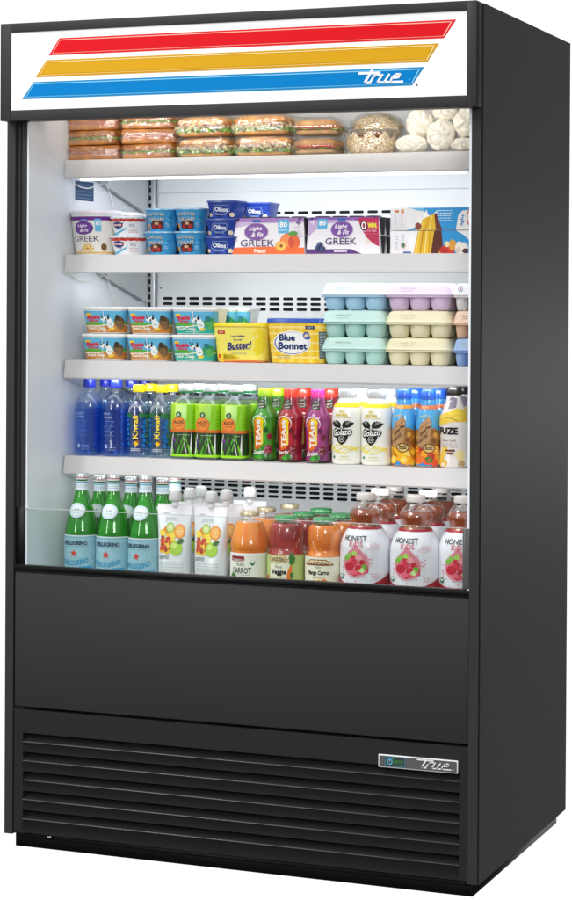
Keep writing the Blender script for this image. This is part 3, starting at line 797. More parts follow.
# ---- glass jars of juice
def jar(label, key, c1, c2, lidc, kind):
    t = thing('juice_jar', label, 'glass jar')
    if kind == 0:
        rows = [(0, .042), (.005, .0465), (.03, .0462), (.108, .0462), (.116, .0478), (.130, .0478), (.150, .0430), (.170, .0365), (.181, .0325), (.188, .0250), (.194, .0215)]; lz = .193
    else:
        rows = [(0, .041), (.005, .0452), (.03, .0450), (.100, .0450), (.108, .0440), (.118, .0395), (.130, .0398), (.148, .0412), (.164, .0405), (.176, .0375), (.183, .0305), (.188, .0260)]; lz = .1855
    f, o = bottle_body(t, rows, clear('clear_glass', 'fdfefd', .0, .03, bump=.12, bscale=22), n=5)
    liquid(t, f, mat('juice_'+key, c1, .22, spec=.6, coat=.5, noise=.5, nscale=(14 if kind == 0 else 26), col2=c2, stretch=((1.6, 1.6, .35) if kind == 0 else (1, 1, 1)), sss=0), .004, lz-(.006 if kind else .014), grow=-.0022, name='juice')
    if kind == 0:
        b = MB()
        for k in range(26):
            an = 2*PI*k/26; pts = []
            for z, (aa, _, _) in [(z, f.sec(z)) for z in (.128, .138, .150, .160, .168)]: pts.append(((aa+.0002)*math.cos(an), (aa+.0002)*math.sin(an), z))
            b.tube(pts, .0011, MATS['clear_glass'], 6)
        b.build('glass_flute', t)
    else:
        b = MB()
        for k in range(14):
            an = 2*PI*k/14
            for sg in (1, -1):
                pts = [((f.sec(z)[0]+.0002)*math.cos(an+sg*.09*q), (f.sec(z)[0]+.0002)*math.sin(an+sg*.09*q), z) for q, z in enumerate((.122, .132, .142, .152, .162))]
                b.tube(pts, .0009, MATS['clear_glass'], 5)
        b.build('glass_lattice', t)
    a0 = f.sec(.05)[0]
    KZ = 1.60
    a = Art(lambda u, z, off: f.pt(u*.92, (z+.008*min(1, max(0, (.0540-z)/.006)))*KZ, off), base=.0008)
    CR = 'f1eee2' if kind == 0 else 'efe9d2'
    a.rect(-.085, .006, .085, .0665, mat('label_paper_'+key, CR, .55), 0)
    if kind == 0:
        a.rect(-.085, .0645, .085, .0665, 'ffffff', 1)
        a.poly([(-.032, .062), (-.004+.012, .062), (.010, .056), (.004, .046), (-.026, .046), (-.032, .054)], '8c1f2c', 2); a.text("Lakewood", -.011, .0560, 'f7e6e0', w=.034, h=.0056, L=3, arch=.001); a.text('organic', -.011, .0495, 'f7e6e0', w=.020, h=.0032, L=3)
        a.ell(.030, .0465, .0065, .0065, '2f7a4a', 2); a.ell(.030, .0465, .0045, .003, 'dfeee0', 3)
        a.text('PURE', -.002, .0415, '33402c', w=.022, h=.0050, L=3); a.text('CARROT', .000, .0325, '33402c', w=.054, h=.0085, L=3, bold=.0003)
        a.lines(-.024, .026, .0255, 1, .003, 'a09a88', .0009)
        for k in range(5): a.blob(-.034+k*.004, .019+(k % 2)*.004, .0055, '3f7a32', 2+.1*k)
        a.leaf(-.012, .018, .040, .0055, -.12, 'e07a28', 3); a.leaf(-.004, .012, .042, .0055, .05, 'd0662a', 3.2)
    elif kind == 1:
        a.rect(-.085, .006, -.024, .0665, 'b8c87a', 1); a.rect(.034, .006, .085, .0665, 'b8c87a', 1)
        a.poly([(-.028, .060), (-.018, .067), (.016, .067), (.028, .060), (.026, .050), (-.026, .050)], 'b98a3c', 2); a.poly([(-.026, .0595), (-.017, .0655), (.015, .0655), (.026, .0595), (.024, .052), (-.024, .052)], 'e9d9a4', 3); a.text('KNUDSEN', 0, .0585, '6b3a1c', w=.040, h=.0058, L=4, arch=.002, bold=.0003)
        a.text('Organic', .0, .0470, '3c7a34', w=.018, h=.0042, L=3, shear=.2); a.text('Very', .002, .0405, '2c2c22', w=.020, h=.0055, L=3)
        a.text('Veggie', .002, .0325, '1f2a1c', w=.040, h=.0090, L=3, bold=.0006)
        a.lines(-.018, .020, .0250, 2, .0035, 'c9765a', .0010)
        a.blob(-.034, .018, .010, 'd23a24', 2.5); a.blob(-.022, .014, .008, 'b82c1c', 2.6); a.blob(.0, .012, .007, '4f8a2c', 2.7); a.leaf(.026, .014, .034, .006, 1.25, 'e87a24', 3); 
        for k in range(5): a.blob(.036+.003*(k % 2), .050+k*.0035, .007, '3f7a2c', 3.1+.1*k)
        a.rrect(.006, .010, .038, .0185, .002, '7c2c34', 3.4); a.ell(.0375, .0285, .0048, .0048, '3a7a3c', 3.6)
    else:
        a.poly([(-.042, .056), (-.022, .063), (.020, .063), (.042, .056), (.040, .046), (-.040, .046)], '9a5a2c', 2); a.poly([(-.040, .0555), (-.021, .0615), (.019, .0615), (.040, .0555), (.038, .048), (-.038, .048)], 'ecdcb0', 3); a.text('KNUDSEN', 0, .0545, '7a3c1c', w=.056, h=.0062, L=4, arch=.002, bold=.0004)
        a.text('Organic', .0, .0430, '3c7a34', w=.018, h=.0040, L=3, shear=.2); a.text('Mango Carrot', .000, .0345, '2a2018', w=.060, h=.0078, L=3, bold=.0004)
        a.lines(-.016, .020, .0275, 1, .0035, 'b0966a', .0010)
        for k in range(4): a.leaf(-.036+k*.013, .014+.001*k, .026, .0075, .15, ('f0a024', 'e8862a', 'f3b83c', 'e07a24')[k], 2.5+.2*k)
        a.ell(-.020, .012, .009, .0065, 'f0b23a', 3.4); a.blob(.026, .012, .008, '5f8a2c', 3.5); a.rrect(.018, .007, .040, .0135, .002, '3f7a3c', 3.8)
    a.build('label', t)
    lr = .0232 if kind == 0 else .0272
    cap(t, lz, lr, .0115, mat('lid_'+key, lidc, .35, metal=(.5 if kind == 0 else 0), coat=.3), ribs=28, name='lid')
    if kind:
        a = Art(lambda u, z, off: Form([(0, lr), (.3, lr)]).pt(u, z, off), base=.001, du=.006)
        for k in range(-4, 5): a.text('fresh', k*.0145, lz+.0065, 'e8f6ea', w=.010, h=.0036, L=1)
        a.build('lid_print', t)
    return t
# ---- large kids' juice bottle
def kids_juice(label):
    t = thing('juice_bottle', label, 'juice bottle')
    rows = [(0, .056), (.006, .0598), (.06, .0603), (.120, .0603), (.145, .0575), (.165, .0490), (.177, .0400), (.185, .0355), (.192, .0350), (.204, .0392), (.214, .0390), (.226, .0320), (.233, .0250), (.238, .0215), (.246, .0210)]
    f, o = bottle_body(t, rows, clear('clear_plastic_thick', 'fbf6f2', .18, .05, bump=.3, bscale=18), n=5)
    liquid(t, f, mat('amber_juice', 'b0623c', .12, coat=.7, noise=.5, nscale=16, col2='7c3a20'), .004, .222, grow=-.0028, name='juice')
    b = sleeve(t, f, .004, .1805, mat('white_printed_sleeve', 'e9e7ee', .28, coat=.5))
    a = round_art(f, .08, mb=b, base=.0009)
    RD = 'a81c34'
    a.poly([(-.1, .1760), (.1, .1760), (.1, .1810), (-.1, .1810)], RD, 1)
    a.poly([(-.096, .02), (.096, .02), (.096, .075), (.070, .062), (.046, .052), (.020, .047), (-.012, .047), (-.040, .052), (-.064, .062), (-.096, .080)], RD, 1)
    a.text('HONEST', -.006, .1560, '3a3438', w=.066, h=.0120, L=3, bold=.0003)
    a.text('KiDS', .000, .1425, 'cc3048', w=.034, h=.0115, L=3, bold=.0001)
    # water-drop of fruit
    flat = a.surf; a.surf = lambda u, z, off: flat(u*1.32, .096+(z-.096)*1.22, off)
    DZ = .013
    D = [(.000, .122+DZ)]
    for k in range(19):
        an = PI*.22+k*(2*PI-PI*.44)/18; D.append((.0265*math.sin(an), .083+DZ+.0265*math.cos(an)))
    a.poly(D, 'e9a9b4', 2); a.poly([(x*.9, .083+DZ+(z-.083-DZ)*.92) for x, z in D], 'd8808f', 2.4)
    random.seed(9)
    for k in range(26):
        an = random.uniform(0, 2*PI); r = .0205*random.uniform(.2, 1)
        a.blob(r*math.cos(an), .080+DZ+r*.85*math.sin(an), random.uniform(.0045, .008), random.choice(('c81f38', 'd8344a', 'e8647a', 'b01830', 'dd4a5c', 'f09aa6')), 2.8+.03*k)
    for x, z, c in ((-.012, .100, '8cc04a'), (-.002, .103, 'a8d45a'), (.016, .078, '6fae3a'), (.012, .071, 'cfe8a0'), (-.018, .094, '7ab844')): a.blob(x, z+DZ, .0052, c, 3.9)
    a.ell(-.012, .078+DZ, .0095, .0085, 'c21f36', 4.2); 
    for k in range(5): a.ell(-.002+.004*k, .090+DZ-.002*(k % 2), .0007, .0012, '3a1418', 4.6)
    for k in range(22):
        an = random.uniform(0, 2*PI); r = random.uniform(.028, .038); a.ell(r*math.cos(an), .080+DZ+r*.8*math.sin(an), .0014, .0011, 'd8607a', 2)
    a.hoop(.033, .1165+DZ, .0125, .0062, .0005, 'd87a8c', 2); a.lines(.024, .041, .1175+DZ, 2, .003, 'd87a8c', .0008)
    a.ell(-.033, .0700, .0052, .0052, '2f7a5a', 3); a.ell(-.033, .0710, .0040, .0018, 'e9f2ea', 4)
    a.lines(.030, .046, .076, 4, .0032, 'd87a8c', .0008)
    a.surf = flat
    a.text('Super Fruit Punch', -.004, .0515, 'b8283c', w=.040, h=.0042, L=4, arch=-.003)
    a.rect(.024, .040, .030, .046, 'f0f0f0', 3)
    a.build('label', t)
    cap(t, .2430, .0226, .0160, mat('frosted_white_cap', 'cfc9c4', .4, coat=.2))
    return t

# ---- tubs
def tub(name, label, cat, w0, w1, d0, d1, r, h, lidh, body, lidm, art, lid_over=.0025, lidstep=True):
    t = thing(name, label, cat)
    f = Form([(0, w0*.97, d0*.97, r), (.003, w0, d0, r), (h-lidh, w1, d1, r), (h-lidh+.001, w1, d1, r)], 6)
    b = MB(); f.mesh(b, body); b.build('tub', t, ang=45)
    b = MB(); g = lid_over
    z = h-lidh
    Form([(z-.001, w1+g, d1+g, r+g), (z+.0025, w1+g, d1+g, r+g), (z+.0032, w1+g*.6, d1+g*.6, r), (h-.0015, w1+g*.5, d1+g*.5, r), (h, w1-.001, d1-.001, r-.001)], 6).mesh(b, lidm); b.build('lid', t, ang=30)
    a = Art(lambda u, z, off: f.pt(u, z, off), base=.0005, du=.006, dz=.02)
    a.W = w1; art(a, f, h, t)
    a.build('label', t)
    return t
def cow(a, x, z, k, L=4):
    for s_ in (-1, 1): a.blob(x+s_*.0045*k, z, .0052*k, 'f4f4f0', L, sx=.9)
    for dx, dz, r in ((-.006, .003, .0028), (.006, .002, .0030), (.001, -.002, .0022), (-.003, .006, .0018), (.007, .007, .002), (-.008, .008, .0014)): a.blob(x+dx*k, z+dz*k, r*k, '1c1c1e', L+.4, sx=.9)
def cheese_art(fl):
    c0, c1 = (('c8843a', 'e0a45a') if fl == 0 else ('2fae9c', '5cc9b4'))
    def art(a, f, h, t):
        W = .056; a.rect(-.075, .002, .075, h-.010, '62b6dc', 0)
        a.poly([(-.075, .024), (-.03, .030), (.01, .026), (.045, .034), (.075, .028), (.075, .018), (-.075, .016)], '5fae3a', 1)
        a.poly([(-.075, .002), (.075, .002), (.075, .020), (.03, .026), (-.01, .020), (-.075, .024)], c0, 2); a.poly([(-.075, .016), (-.01, .018), (.03, .024), (.075, .019), (.075, .021), (.03, .0265), (-.01, .0205), (-.075, .0185)], 'f2efe0', 2.3)
        a.rrect(-.048, h-.022, -.034, h-.016, .002, 'f6c81c', 3)
        a.text('Prairie', -.026, h-.026, 'd92c44', w=.034, h=.0095, L=4, rot=.05, shear=.2, bold=.0012); a.text('Farms', -.026, h-.0345, 'd92c44', w=.026, h=.0055, L=4, bold=.0005)
        cow(a, .006, h-.030, 1.25)
        a.text('French Onion' if fl == 0 else 'Sour Cream', -.018, .013, 'fbf6e6', w=.048, h=.0082, L=4, bold=.0003, arch=.001)
        a.lines(-.020, .016, .0055, 1, .003, 'fbf6e6', .001)
        a.ell(.020, .0235, .0095, .0105, 'eef4f4', 3); a.poly([(.012, .026), (.020, .041), (.028, .026)], 'eef4f4', 3.1); a.text('dip', .020, .0225, '2c8a4a', w=.010, h=.006, L=4.2)
        a.leaf(.014, .010, .020, .004, .2, 'f2d24a', 3.5)
        a.blob(.042, .030, .013, '6a5238' if fl == 0 else '3f9a5a', 2.6); a.blob(.046, .022, .010, '8a6a48' if fl == 0 else '62b86a', 2.8); a.blob(.040, .040, .007, '3c3428' if fl == 0 else '2c7a8a', 3)
        a.rect(-.0005, .002, .0012, h-.010, 'dfeef2', 5)
    return art
def butter_art(a, f, h, t):
    a.rect(-.085, .003, .085, h-.012, 'f8ea6a', 0)
    for k in range(8): a.blob(.052+.004*(k % 3), .030+k*.006, .012, 'f3dc34', .4+.05*k)
    for k in range(5): a.blob(-.048+.008*k, .010, .012, 'f4df3c', .8)
    a.rect(-.085, .000, .085, .0055, 'd8312c', 2)
    a.rrect(-.056, .070, -.036, .079, .0015, 'c93a2c', 2); a.text('NEW', -.046, .0745, 'fbe8d0', w=.012, h=.004, L=3)
    a.text("I can't believe", -.002, .0655, '1c3c8c', w=.038, h=.0058, L=3, rot=.05, bold=.0002); a.text("it's not", -.002, .0565, '1c3c8c', w=.022, h=.0055, L=3, rot=.05, bold=.0002)
    a.text('Butter!', .002, .0425, '1c2c7c', w=.062, h=.0165, L=3, rot=.08, shear=.25, bold=.0010)
    a.stroke([(-.030, .0305), (.030, .0345)], .0014, '1c2c7c', 3)
    a.lines(-.020, .022, .024, 2, .004, '6a6a9a', .0011)
    a.rrect(-.057, .010, -.048, .020, .001, 'e0502c', 2); a.stroke([(.040, .060), (.052, .067)], .003, 'f8f2c0', 2); a.text('original', -.01, .0115, 'b8482c', w=.022, h=.005, L=3)
def bonnet_art(a, f, h, t):
    a.rect(-.095, .002, .095, h-.014, 'f6cf3a', 0)
    for k in range(-7, 8):
        x = k*.0125; a.rect(x, .002, x+.005, h-.016, 'f8dc6a' if k % 2 else 'f1bd24', .6)
    for z in (.012, .028, .048, .070, .086): a.rect(-.095, z, .095, z+.005, 'fae48a', .9)
    a.ell(-.008, .0500, .0485, .0300, 'ffffff', 2); a.ell(-.008, .0495, .0460, .0275, '1d3f8c', 2.3); a.ell(-.007, .0500, .0440, .0262, 'f9f9f6', 2.6)
    a.text('Blue', -.020, .0630, '16326e', w=.040, h=.0150, L=4, bold=.0011); a.text('Bonnet', -.006, .0430, '16326e', w=.074, h=.0165, L=4, bold=.0012)
    # bow and ribbon figure-free emblem
    a.ell(.030, .068, .0085, .0095, '2f62b4', 3.2); a.ell(.031, .0665, .0058, .0062, 'f3c9a4', 3.4); a.leaf(.026, .060, .018, .004, .3, '2f62b4', 3.6)
    a.rrect(.028, .084, .052, .092, .001, '1a2c5c', 3); a.text('SOFT', .040, .088, 'f2f2f2', w=.016, h=.004, L=4)
    a.lines(-.046, -.014, .018, 3, .004, '3a4a7a', .0011); a.text('soft spread', -.030, .0105, '3a4a7a', w=.030, h=.004, L=3)
    a.rect(.062, .012, .084, .078, '5c6a72', 2); a.lines(.064, .082, .072, 12, .005, 'c9d0d4', .0014)
def bigtub_art(a, f, h, t):
    a.rect(-.10, .004, .10, h-.016, mat('tub_paper', 'f4f1ea', .4), 0)
    a.rect(-.10, h-.026, .10, h-.016, '6f2a8c', 1)
    a.ell(-.006, .0690, .0280, .0170, '5c2a86', 2); a.ell(-.006, .0690, .0260, .0152, '7a44a0', 2.3); a.text('Light', -.008, .0740, 'f4eef8', w=.026, h=.0085, L=4, shear=.3, bold=.0004); a.text('& Fit', -.003, .0630, 'f4eef8', w=.024, h=.0080, L=4, shear=.3, bold=.0004)
    a.rrect(-.014, .0850, .008, .0915, .002, '2f62b4', 2); a.text('DAIRY', -.003, .0883, 'ffffff', w=.016, h=.0038, L=3)
    a.text('GREEK', -.001, .0415, '5a3a6a', w=.074, h=.0145, L=3)
    a.rrect(.026, .060, .042, .092, .002, '6fbfe4', 2); a.text('80', .034, .0800, 'ffffff', w=.011, h=.009, L=3, bold=.0003)
    for k in range(7): a.leaf(.004, .012, .019, .0050, .3+k*.42, 'f4dc9a' if k % 2 else 'ecc878', 2+.1*k)
    a.ell(.004, .016, .0035, .003, 'd89a3a', 3); a.stroke([(-.020, .010), (-.006, .015), (.010, .012)], .0014, '8a5a24', 2)
    a.rect(-.10, .004, .10, .0085, 'f2c46a', 1.5); a.lines(-.042, -.032, .085, 8, .006, '8a7a9a', .001)
    a.ell(.047, .020, .008, .0095, '7a5a34', 2.2)
def smallcup_art(a, f, h, t):
    a.rect(-.08, .002, .08, h-.006, 'eef1f4', 0)
    for k in range(16): a.ell(-.058+k*.0078, h-.0095+.001*(k % 2), .0056, .0040, 'c8342c' if k % 3 else 'd8584a', 1.2)
    a.poly([(-.034, h-.0165), (-.016, h-.0125), (.002, h-.0165), (-.002, h-.0265), (-.016, h-.0300), (-.030, h-.0265)], '24407c', 2); a.rect(-.032, h-.0235, .000, h-.0185, 'c8342c', 3); a.text('FAGE', -.016, h-.0210, 'ffffff', w=.024, h=.0045, L=4, bold=.0002)
    a.text('0%', .024, h-.022, '6a7a9a', w=.014, h=.008, L=3); a.text('Total', -.014, .0185, '2f4a8c', w=.016, h=.0058, L=3)
    a.poly([(-.045, .006), (-.020, .009), (.004, .018), (.012, .024), (.004, .014), (-.020, .003), (-.045, .001)], '56b8dc', 2); a.lines(.014, .038, .016, 3, .004, 'c05a54', .001)
def almond_art(a, f, h, t):
    a.rect(-.07, .002, .07, h-.006, '3f9fd6', 0)
    for k in range(10): a.blob(-.045+k*.01, .020+.008*math.sin(k), .010, '56b2e2' if k % 2 else '2f8ac6', .5)
    a.text('ALMOND', -.003, h-.0165, '1f2f54', w=.048, h=.0082, L=3, arch=.002, bold=.0005); a.text('DREAM', -.003, h-.0275, '1f2f54', w=.044, h=.0090, L=3, bold=.0006, arch=-.001)
    a.text('ALMOND', -.0035, h-.0160, 'f2ead2', w=.048, h=.0076, L=3.5, arch=.002); a.text('DREAM', -.0035, h-.0270, 'f2ead2', w=.043, h=.0084, L=3.5, arch=-.001)
    a.poly([(-.018, .006), (.014, .006), (.016, .022), (.008, .027), (-.010, .027), (-.020, .020)], '5a2f24', 2); a.ell(-.010, .012, .0055, .0055, 'a02838', 3); a.ell(.006, .013, .0050, .0052, 'b83a3a', 3); a.ell(-.002, .020, .006, .0035, 'd8b08a', 3)
    a.rrect(-.034, .008, -.024, .020, .001, 'f2a838', 3); a.lines(.020, .030, .020, 3, .004, 'dfeefa', .001)
def navy_art(a, f, h, t):
    a.rect(-.07, .002, .07, h-.005, '24409e', 0)
    for k in range(6): a.blob(-.034+k*.014, .010, .010, '2f55b8' if k % 2 else '1c3284', .5)
    a.poly([(-.026, .014), (-.020, h-.010), (.020, h-.010), (.026, .016), (.010, .009), (-.012, .009)], '16286c', 1); a.poly([(-.024, .0155), (-.0185, h-.0115), (.0185, h-.0115), (.024, .0172), (.009, .0105), (-.011, .0105)], '8fb2e2', 1.3); a.poly([(-.0225, .0168), (-.0175, h-.0125), (.0175, h-.0125), (.0225, .0182), (.008, .0118), (-.010, .0118)], '1f3a94', 1.6)
    a.text('Oikos', 0, .0225, 'f2f4fa', w=.034, h=.0105, L=3, bold=.0006, rot=-.05); a.lines(-.014, .014, .0085, 1, .003, 'c9d6f2', .001)
    a.ell(.028, .009, .0065, .0055, 'f0e2c4', 2); a.ell(-.030, .009, .006, .005, 'e8d0a8', 2)

# ---- cardboard sleeve of yoghurt cups
def multipack(label, fl):
    t = thing('yogurt_multipack', label, 'yogurt pack')
    w0, w1, d0, d1, h = .088, .0945, .044, .040, .094
    h2 = .090
    b = MB()
    P = [(-w0, 0), (w0, 0), (w1, h2), (-w1, h2)]
    w0_, w1_ = .096, .0915
    def X(z, s_): return s_*(w0_+(w1_-w0_)*z/h2)
    vs = [(X(0, -1), -.042, 0), (X(0, 1), -.042, 0), (X(h2, 1), -.038, h2), (X(h2, -1), -.038, h2), (X(0, -1), .042, 0), (X(0, 1), .042, 0), (X(h2, 1), .038, h2), (X(h2, -1), .038, h2)]
    b.add(vs, [(0, 1, 2, 3), (5, 4, 7, 6), (3, 2, 6, 7), (1, 0, 4, 5), (0, 3, 7, 4), (1, 5, 6, 2)], mat('carton_white', 'f2eff2', .4, coat=.2)); b.build('sleeve', t, smooth=False)
    b = MB(); DK = mat('dark_cup', '2b2a30', .4)
    for sx in (-1, 1):
        for k in (-1, 1):
            f = Form([(0, .016), (.030, .019), (.040, .019), (.042, .020)]); 
            for zz in (0, .046):
                g = Form([(z+zz, aa) for z, aa, _, _ in f.rows]); m2 = MB(); g.mesh(m2, DK); b.add([(v[0]+sx*.082, v[1]+k*.020, v[2]+.001) for v in m2.v], m2.f, DK)
    for k in range(4):
        b.add([(x+(-.066+k*.044), y-.004, z) for x, y, z in [v for v in (lambda m: (Form([(h2-.001, .019), (h2+.003, .0195), (h2+.004, .017)]).mesh(m, DK), m.v)[1])(MB())]], (lambda m: (Form([(h2-.001, .019), (h2+.003, .0195), (h2+.004, .017)]).mesh(m, DK), m.f)[1])(MB()), DK)
    b.build('yogurt_cups', t)
    a = Art(lambda u, z, off: Vector((u*(w0_+(w1_-w0_)*z/h2)/w0_, -.042+.004*z/h2-off, z)), du=0, dz=0, base=.0006)
    if fl == 0:
        a.poly([(-.096, .078), (.096, .078), (.096, h2), (-.096, h2)], 'a67cc0', 0); a.poly([(-.096, .066), (-.02, .080), (.096, .078), (.096, .080), (-.096, .080)], 'd3bde0', .5)
        a.poly([(-.096, 0), (.096, 0), (.096, .016), (.0, .019), (-.096, .017)], 'ee6a2a', 1); a.text('Peach', -.022, .0085, 'fff0e2', w=.030, h=.0085, L=3, bold=.0006)
        a.ell(-.034, .0560, .0330, .0215, '9a6cb4', 2); a.ell(-.034, .0560, .0310, .0195, '8050a0', 2.4); a.text('Light', -.036, .0630, 'f6f0fa', w=.034, h=.0115, L=4, shear=.3, bold=.0005); a.text('& Fit', -.030, .0485, 'f6f0fa', w=.032, h=.0110, L=4, shear=.3, bold=.0005)
        a.rrect(-.046, .0790, -.022, .0860, .002, '2f62b4', 3)
        a.text('GREEK', -.030, .0280, '5a3a6a', w=.092, h=.0165, L=4, bold=.0002)
        a.rrect(.026, .052, .056, .086, .003, '56b4e0', 2); a.text('80', .041, .0730, 'ffffff', w=.020, h=.0125, L=3, bold=.0006); a.text('calories', .041, .0600, 'ffffff', w=.022, h=.0042, L=3)
        a.text('4', .0800, .078, '6a3a8a', w=.009, h=.014, L=3, bold=.0003); a.lines(.070, .092, .066, 6, .005, 'b08ab8', .0012)
        a.ell(.058, .0300, .0270, .0225, 'e8662c', 3); a.ell(.052, .0330, .018, .015, 'f2904a', 3.2); a.ell(.062, .030, .008, .014, 'd8482c', 3.4)
        a.ell(.034, .0200, .0150, .0130, 'f4a43a', 4); a.ell(.035, .0205, .0120, .0100, 'f9c85a', 4.2); a.ell(.035, .0205, .0045, .0042, '9a4a1c', 4.4)
        a.leaf(.052, .050, .030, .0065, .05, '5a9a3c', 4.6)
    else:
        a.poly([(-.096, .060), (-.05, .082), (.096, .080), (.096, h2), (-.096, h2)], '8a5cae', 0); a.poly([(-.096, .040), (-.06, .074), (.03, .080), (.03, .083), (-.096, .083)], 'c9b0da', .5)
        a.poly([(-.096, 0), (.05, 0), (.02, .012), (-.096, .012)], '5a2c7c', 1); a.text('Blueberry', -.006, .0065, 'f4ecf8', w=.034, h=.0070, L=3, bold=.0004)
        a.rrect(-.070, .062, -.044, .086, .003, '56b4e0', 2); a.text('80', -.057, .0760, 'ffffff', w=.017, h=.011, L=3, bold=.0006); a.text('4', -.084, .078, 'f4ecf8', w=.009, h=.013, L=3)
        a.ell(-.004, .0600, .0300, .0200, '9a6cb4', 2); a.ell(-.004, .0600, .0280, .0180, '7a48a0', 2.4); a.text('Light', -.006, .0665, 'f6f0fa', w=.032, h=.0105, L=4, shear=.3, bold=.0005); a.text('& Fit', .000, .0530, 'f6f0fa', w=.030, h=.0100, L=4, shear=.3, bold=.0005)
        a.rrect(-.016, .0810, .006, .0880, .002, '2f62b4', 3)
        a.text('GREEK', -.006, .0310, '4a3a6e', w=.082, h=.0165, L=4, bold=.0002)
        for x, z in ((-.066, .014), (-.054, .012), (-.061, .022)): a.ell(x, z, .0085, .0078, '2c3460', 3); a.ell(x-.002, z+.002, .004, .0035, '56619a', 3.3); a.ell(x, z+.001, .002, .002, '1a1f3c', 3.5)
        a.poly([(.038, h2-.002), (.094, h2-.002), (.094, .018), (.080, .024), (.062, .040), (.046, .064)], 'c41c5c', 2)
        a.text('0', .0545, .0690, '14060c', w=.015, h=.0210, L=3.4, bold=.0022); a.text('0', .0545, .0690, 'fff4f4', w=.0125, h=.0185, L=4, bold=.0003)
        a.text('WIN.', .0775, .0690, 'f6e23a', w=.024, h=.0115, L=3.5, bold=.0009); a.text('ALL YOU NEED', .0700, .0560, 'ffe0ec', w=.036, h=.0045, L=3.5); a.lines(.060, .092, .048, 5, .005, 'f2b43a', .0013)
    a.build('print', t)
    return t
def cake_carton(label, hh):
    t = thing('cake_carton', label, 'carton')
    b = MB(); b.box(-.115, .115, -.06, .06, 0, hh-.0008, mat('carton_white', 'f2eff2', .4, coat=.2), .0012); b.build('carton', t, ang=30)
    return t
def carton_art(t, part_):
    a = Art(lambda u, z, off: Vector((u, -.06-off, z)), du=0, dz=0, base=.0006)
    hh = .0555
    BL, WH = '2f9ad8', 'f4f2f0'
    if part_ == 'upper':
        a.rect(-.075, .0005, .114, hh-.0015, BL, 0)
        a.poly([(-.075, hh-.0015), (-.045, hh-.004), (-.02, hh-.016), (-.01, .030), (-.034, .012), (-.075, .0005)], WH, .6); a.poly([(-.066, hh-.0015), (-.030, hh-.0015), (-.028, hh-.010), (-.045, hh-.008)], '6fc0ea', .8)
        # splash of cream and the top of a slice of layered cake
        a.poly([(-.052, .0005), (-.044, .030), (-.034, .028), (-.024, .050), (-.018, .034), (-.010, .030), (-.008, .0005)], 'fdfcf8', 1)
        a.poly([(-.040, .0005), (-.034, .026), (-.004, .040), (.000, .0005)], 'e8b82a', 2)
        for q in range(3): a.stroke([(-.036+q*.010, .001), (-.030+q*.010, .026+q*.004)], .0022, ('f7dc6a', 'd89a1c', 'f9e68a')[q], 2.4)
        a.poly([(-.004, .040), (.001, .042), (.016, .0005), (.000, .0005)], '6a3424', 2.6); a.blob(-.044, .010, .008, '8a4434', 2.8)
        a.stroke([(-.004, .040), (.004, .046)], .0022, 'fdfcf8', 3); a.lines(.002, .040, .046, 5, .006, 'e4f2fa', .0016)
        a.poly([(.050, .0005), (.056, .036), (.066, .046), (.114, .050), (.114, .0005)], WH, 2.8)
        a.text('light', .066, .024, '2f7ac0', w=.026, h=.0095, rot=PI/2-.15, L=3.2, bold=.0004)
        a.hoop(.094, .030, .018, .026, .0030, 'e04a3a', 3.2); a.text('C', .092, .030, '2c2c3c', w=.014, h=.026, L=3.6)
        a.text('ww', -.098, .046, 'd8742c', w=.010, h=.005, L=2, bold=.0006); a.ell(-.084, .046, .0035, .005, 'd0382c', 2); a.ell(-.082, .047, .002, .004, 'e8b42c', 2.3)
        a.lines(-.104, -.100, .034, 4, .007, '6f8fb8', .0014); a.lines(-.088, -.083, .034, 4, .007, 'd88a5a', .0014)
    else:
        a.rect(.012, .0005, .114, .0545, BL, 0)
        a.poly([(.012, .0545), (.045, .050), (.075, .034), (.095, .010), (.114, .006), (.114, .0005), (.012, .0005)], WH, 1) if False else a.poly([(.050, .0545), (.114, .0545), (.114, .012), (.098, .018), (.070, .044)], 'f6f4f2', 1)
        a.poly([(-.056, .0005), (-.044, .0545), (.008, .0545), (.016, .0005)], 'e8b82a', 1)
        for q in range(5): a.stroke([(-.050+q*.011, .001), (-.040+q*.009, .054)], .0030, ('f7dc6a', 'c9821c', 'f9e68a', 'd89a1c', 'f4d04a')[q], 1.4+.1*q)
        a.poly([(-.012, .0005), (-.004, .0545), (.014, .0545), (.018, .020), (.006, .0005)], '5e2c20', 2.2)
        for q in range(7): a.stroke([(-.010+q*.003, .002), (-.003+q*.003, .052)], .0008, '4a1f16', 2.4)
        a.blob(.030, .008, .016, 'd0382c', 3, sx=1.2); a.blob(.020, .006, .010, 'b82c24', 3.1); a.blob(.042, .020, .013, 'e0a03c', 3.3, sx=.8); a.blob(.028, .022, .007, 'f2dcb8', 3.4)
        a.blob(.062, .012, .015, 'f4eee4', 3.6, sx=1.1); a.blob(.056, .008, .007, 'd8ccbc', 3.8); a.blob(.074, .006, .007, '5a2c3c', 4)
        a.ell(-.082, .020, .0065, .0080, 'e9b8d0', 2); a.ell(-.082, .020, .0045, .0058, '3f8a4a', 2.4); a.lines(-.102, -.094, .040, 6, .006, '8a9ab0', .0010)
        a.lines(-.086, -.078, .044, 3, .006, '7a8aa8', .0012)
        a.rrect(-.082, .001, -.062, .0045, .0005, '2f55a8', 2)
    a.build('print', t)
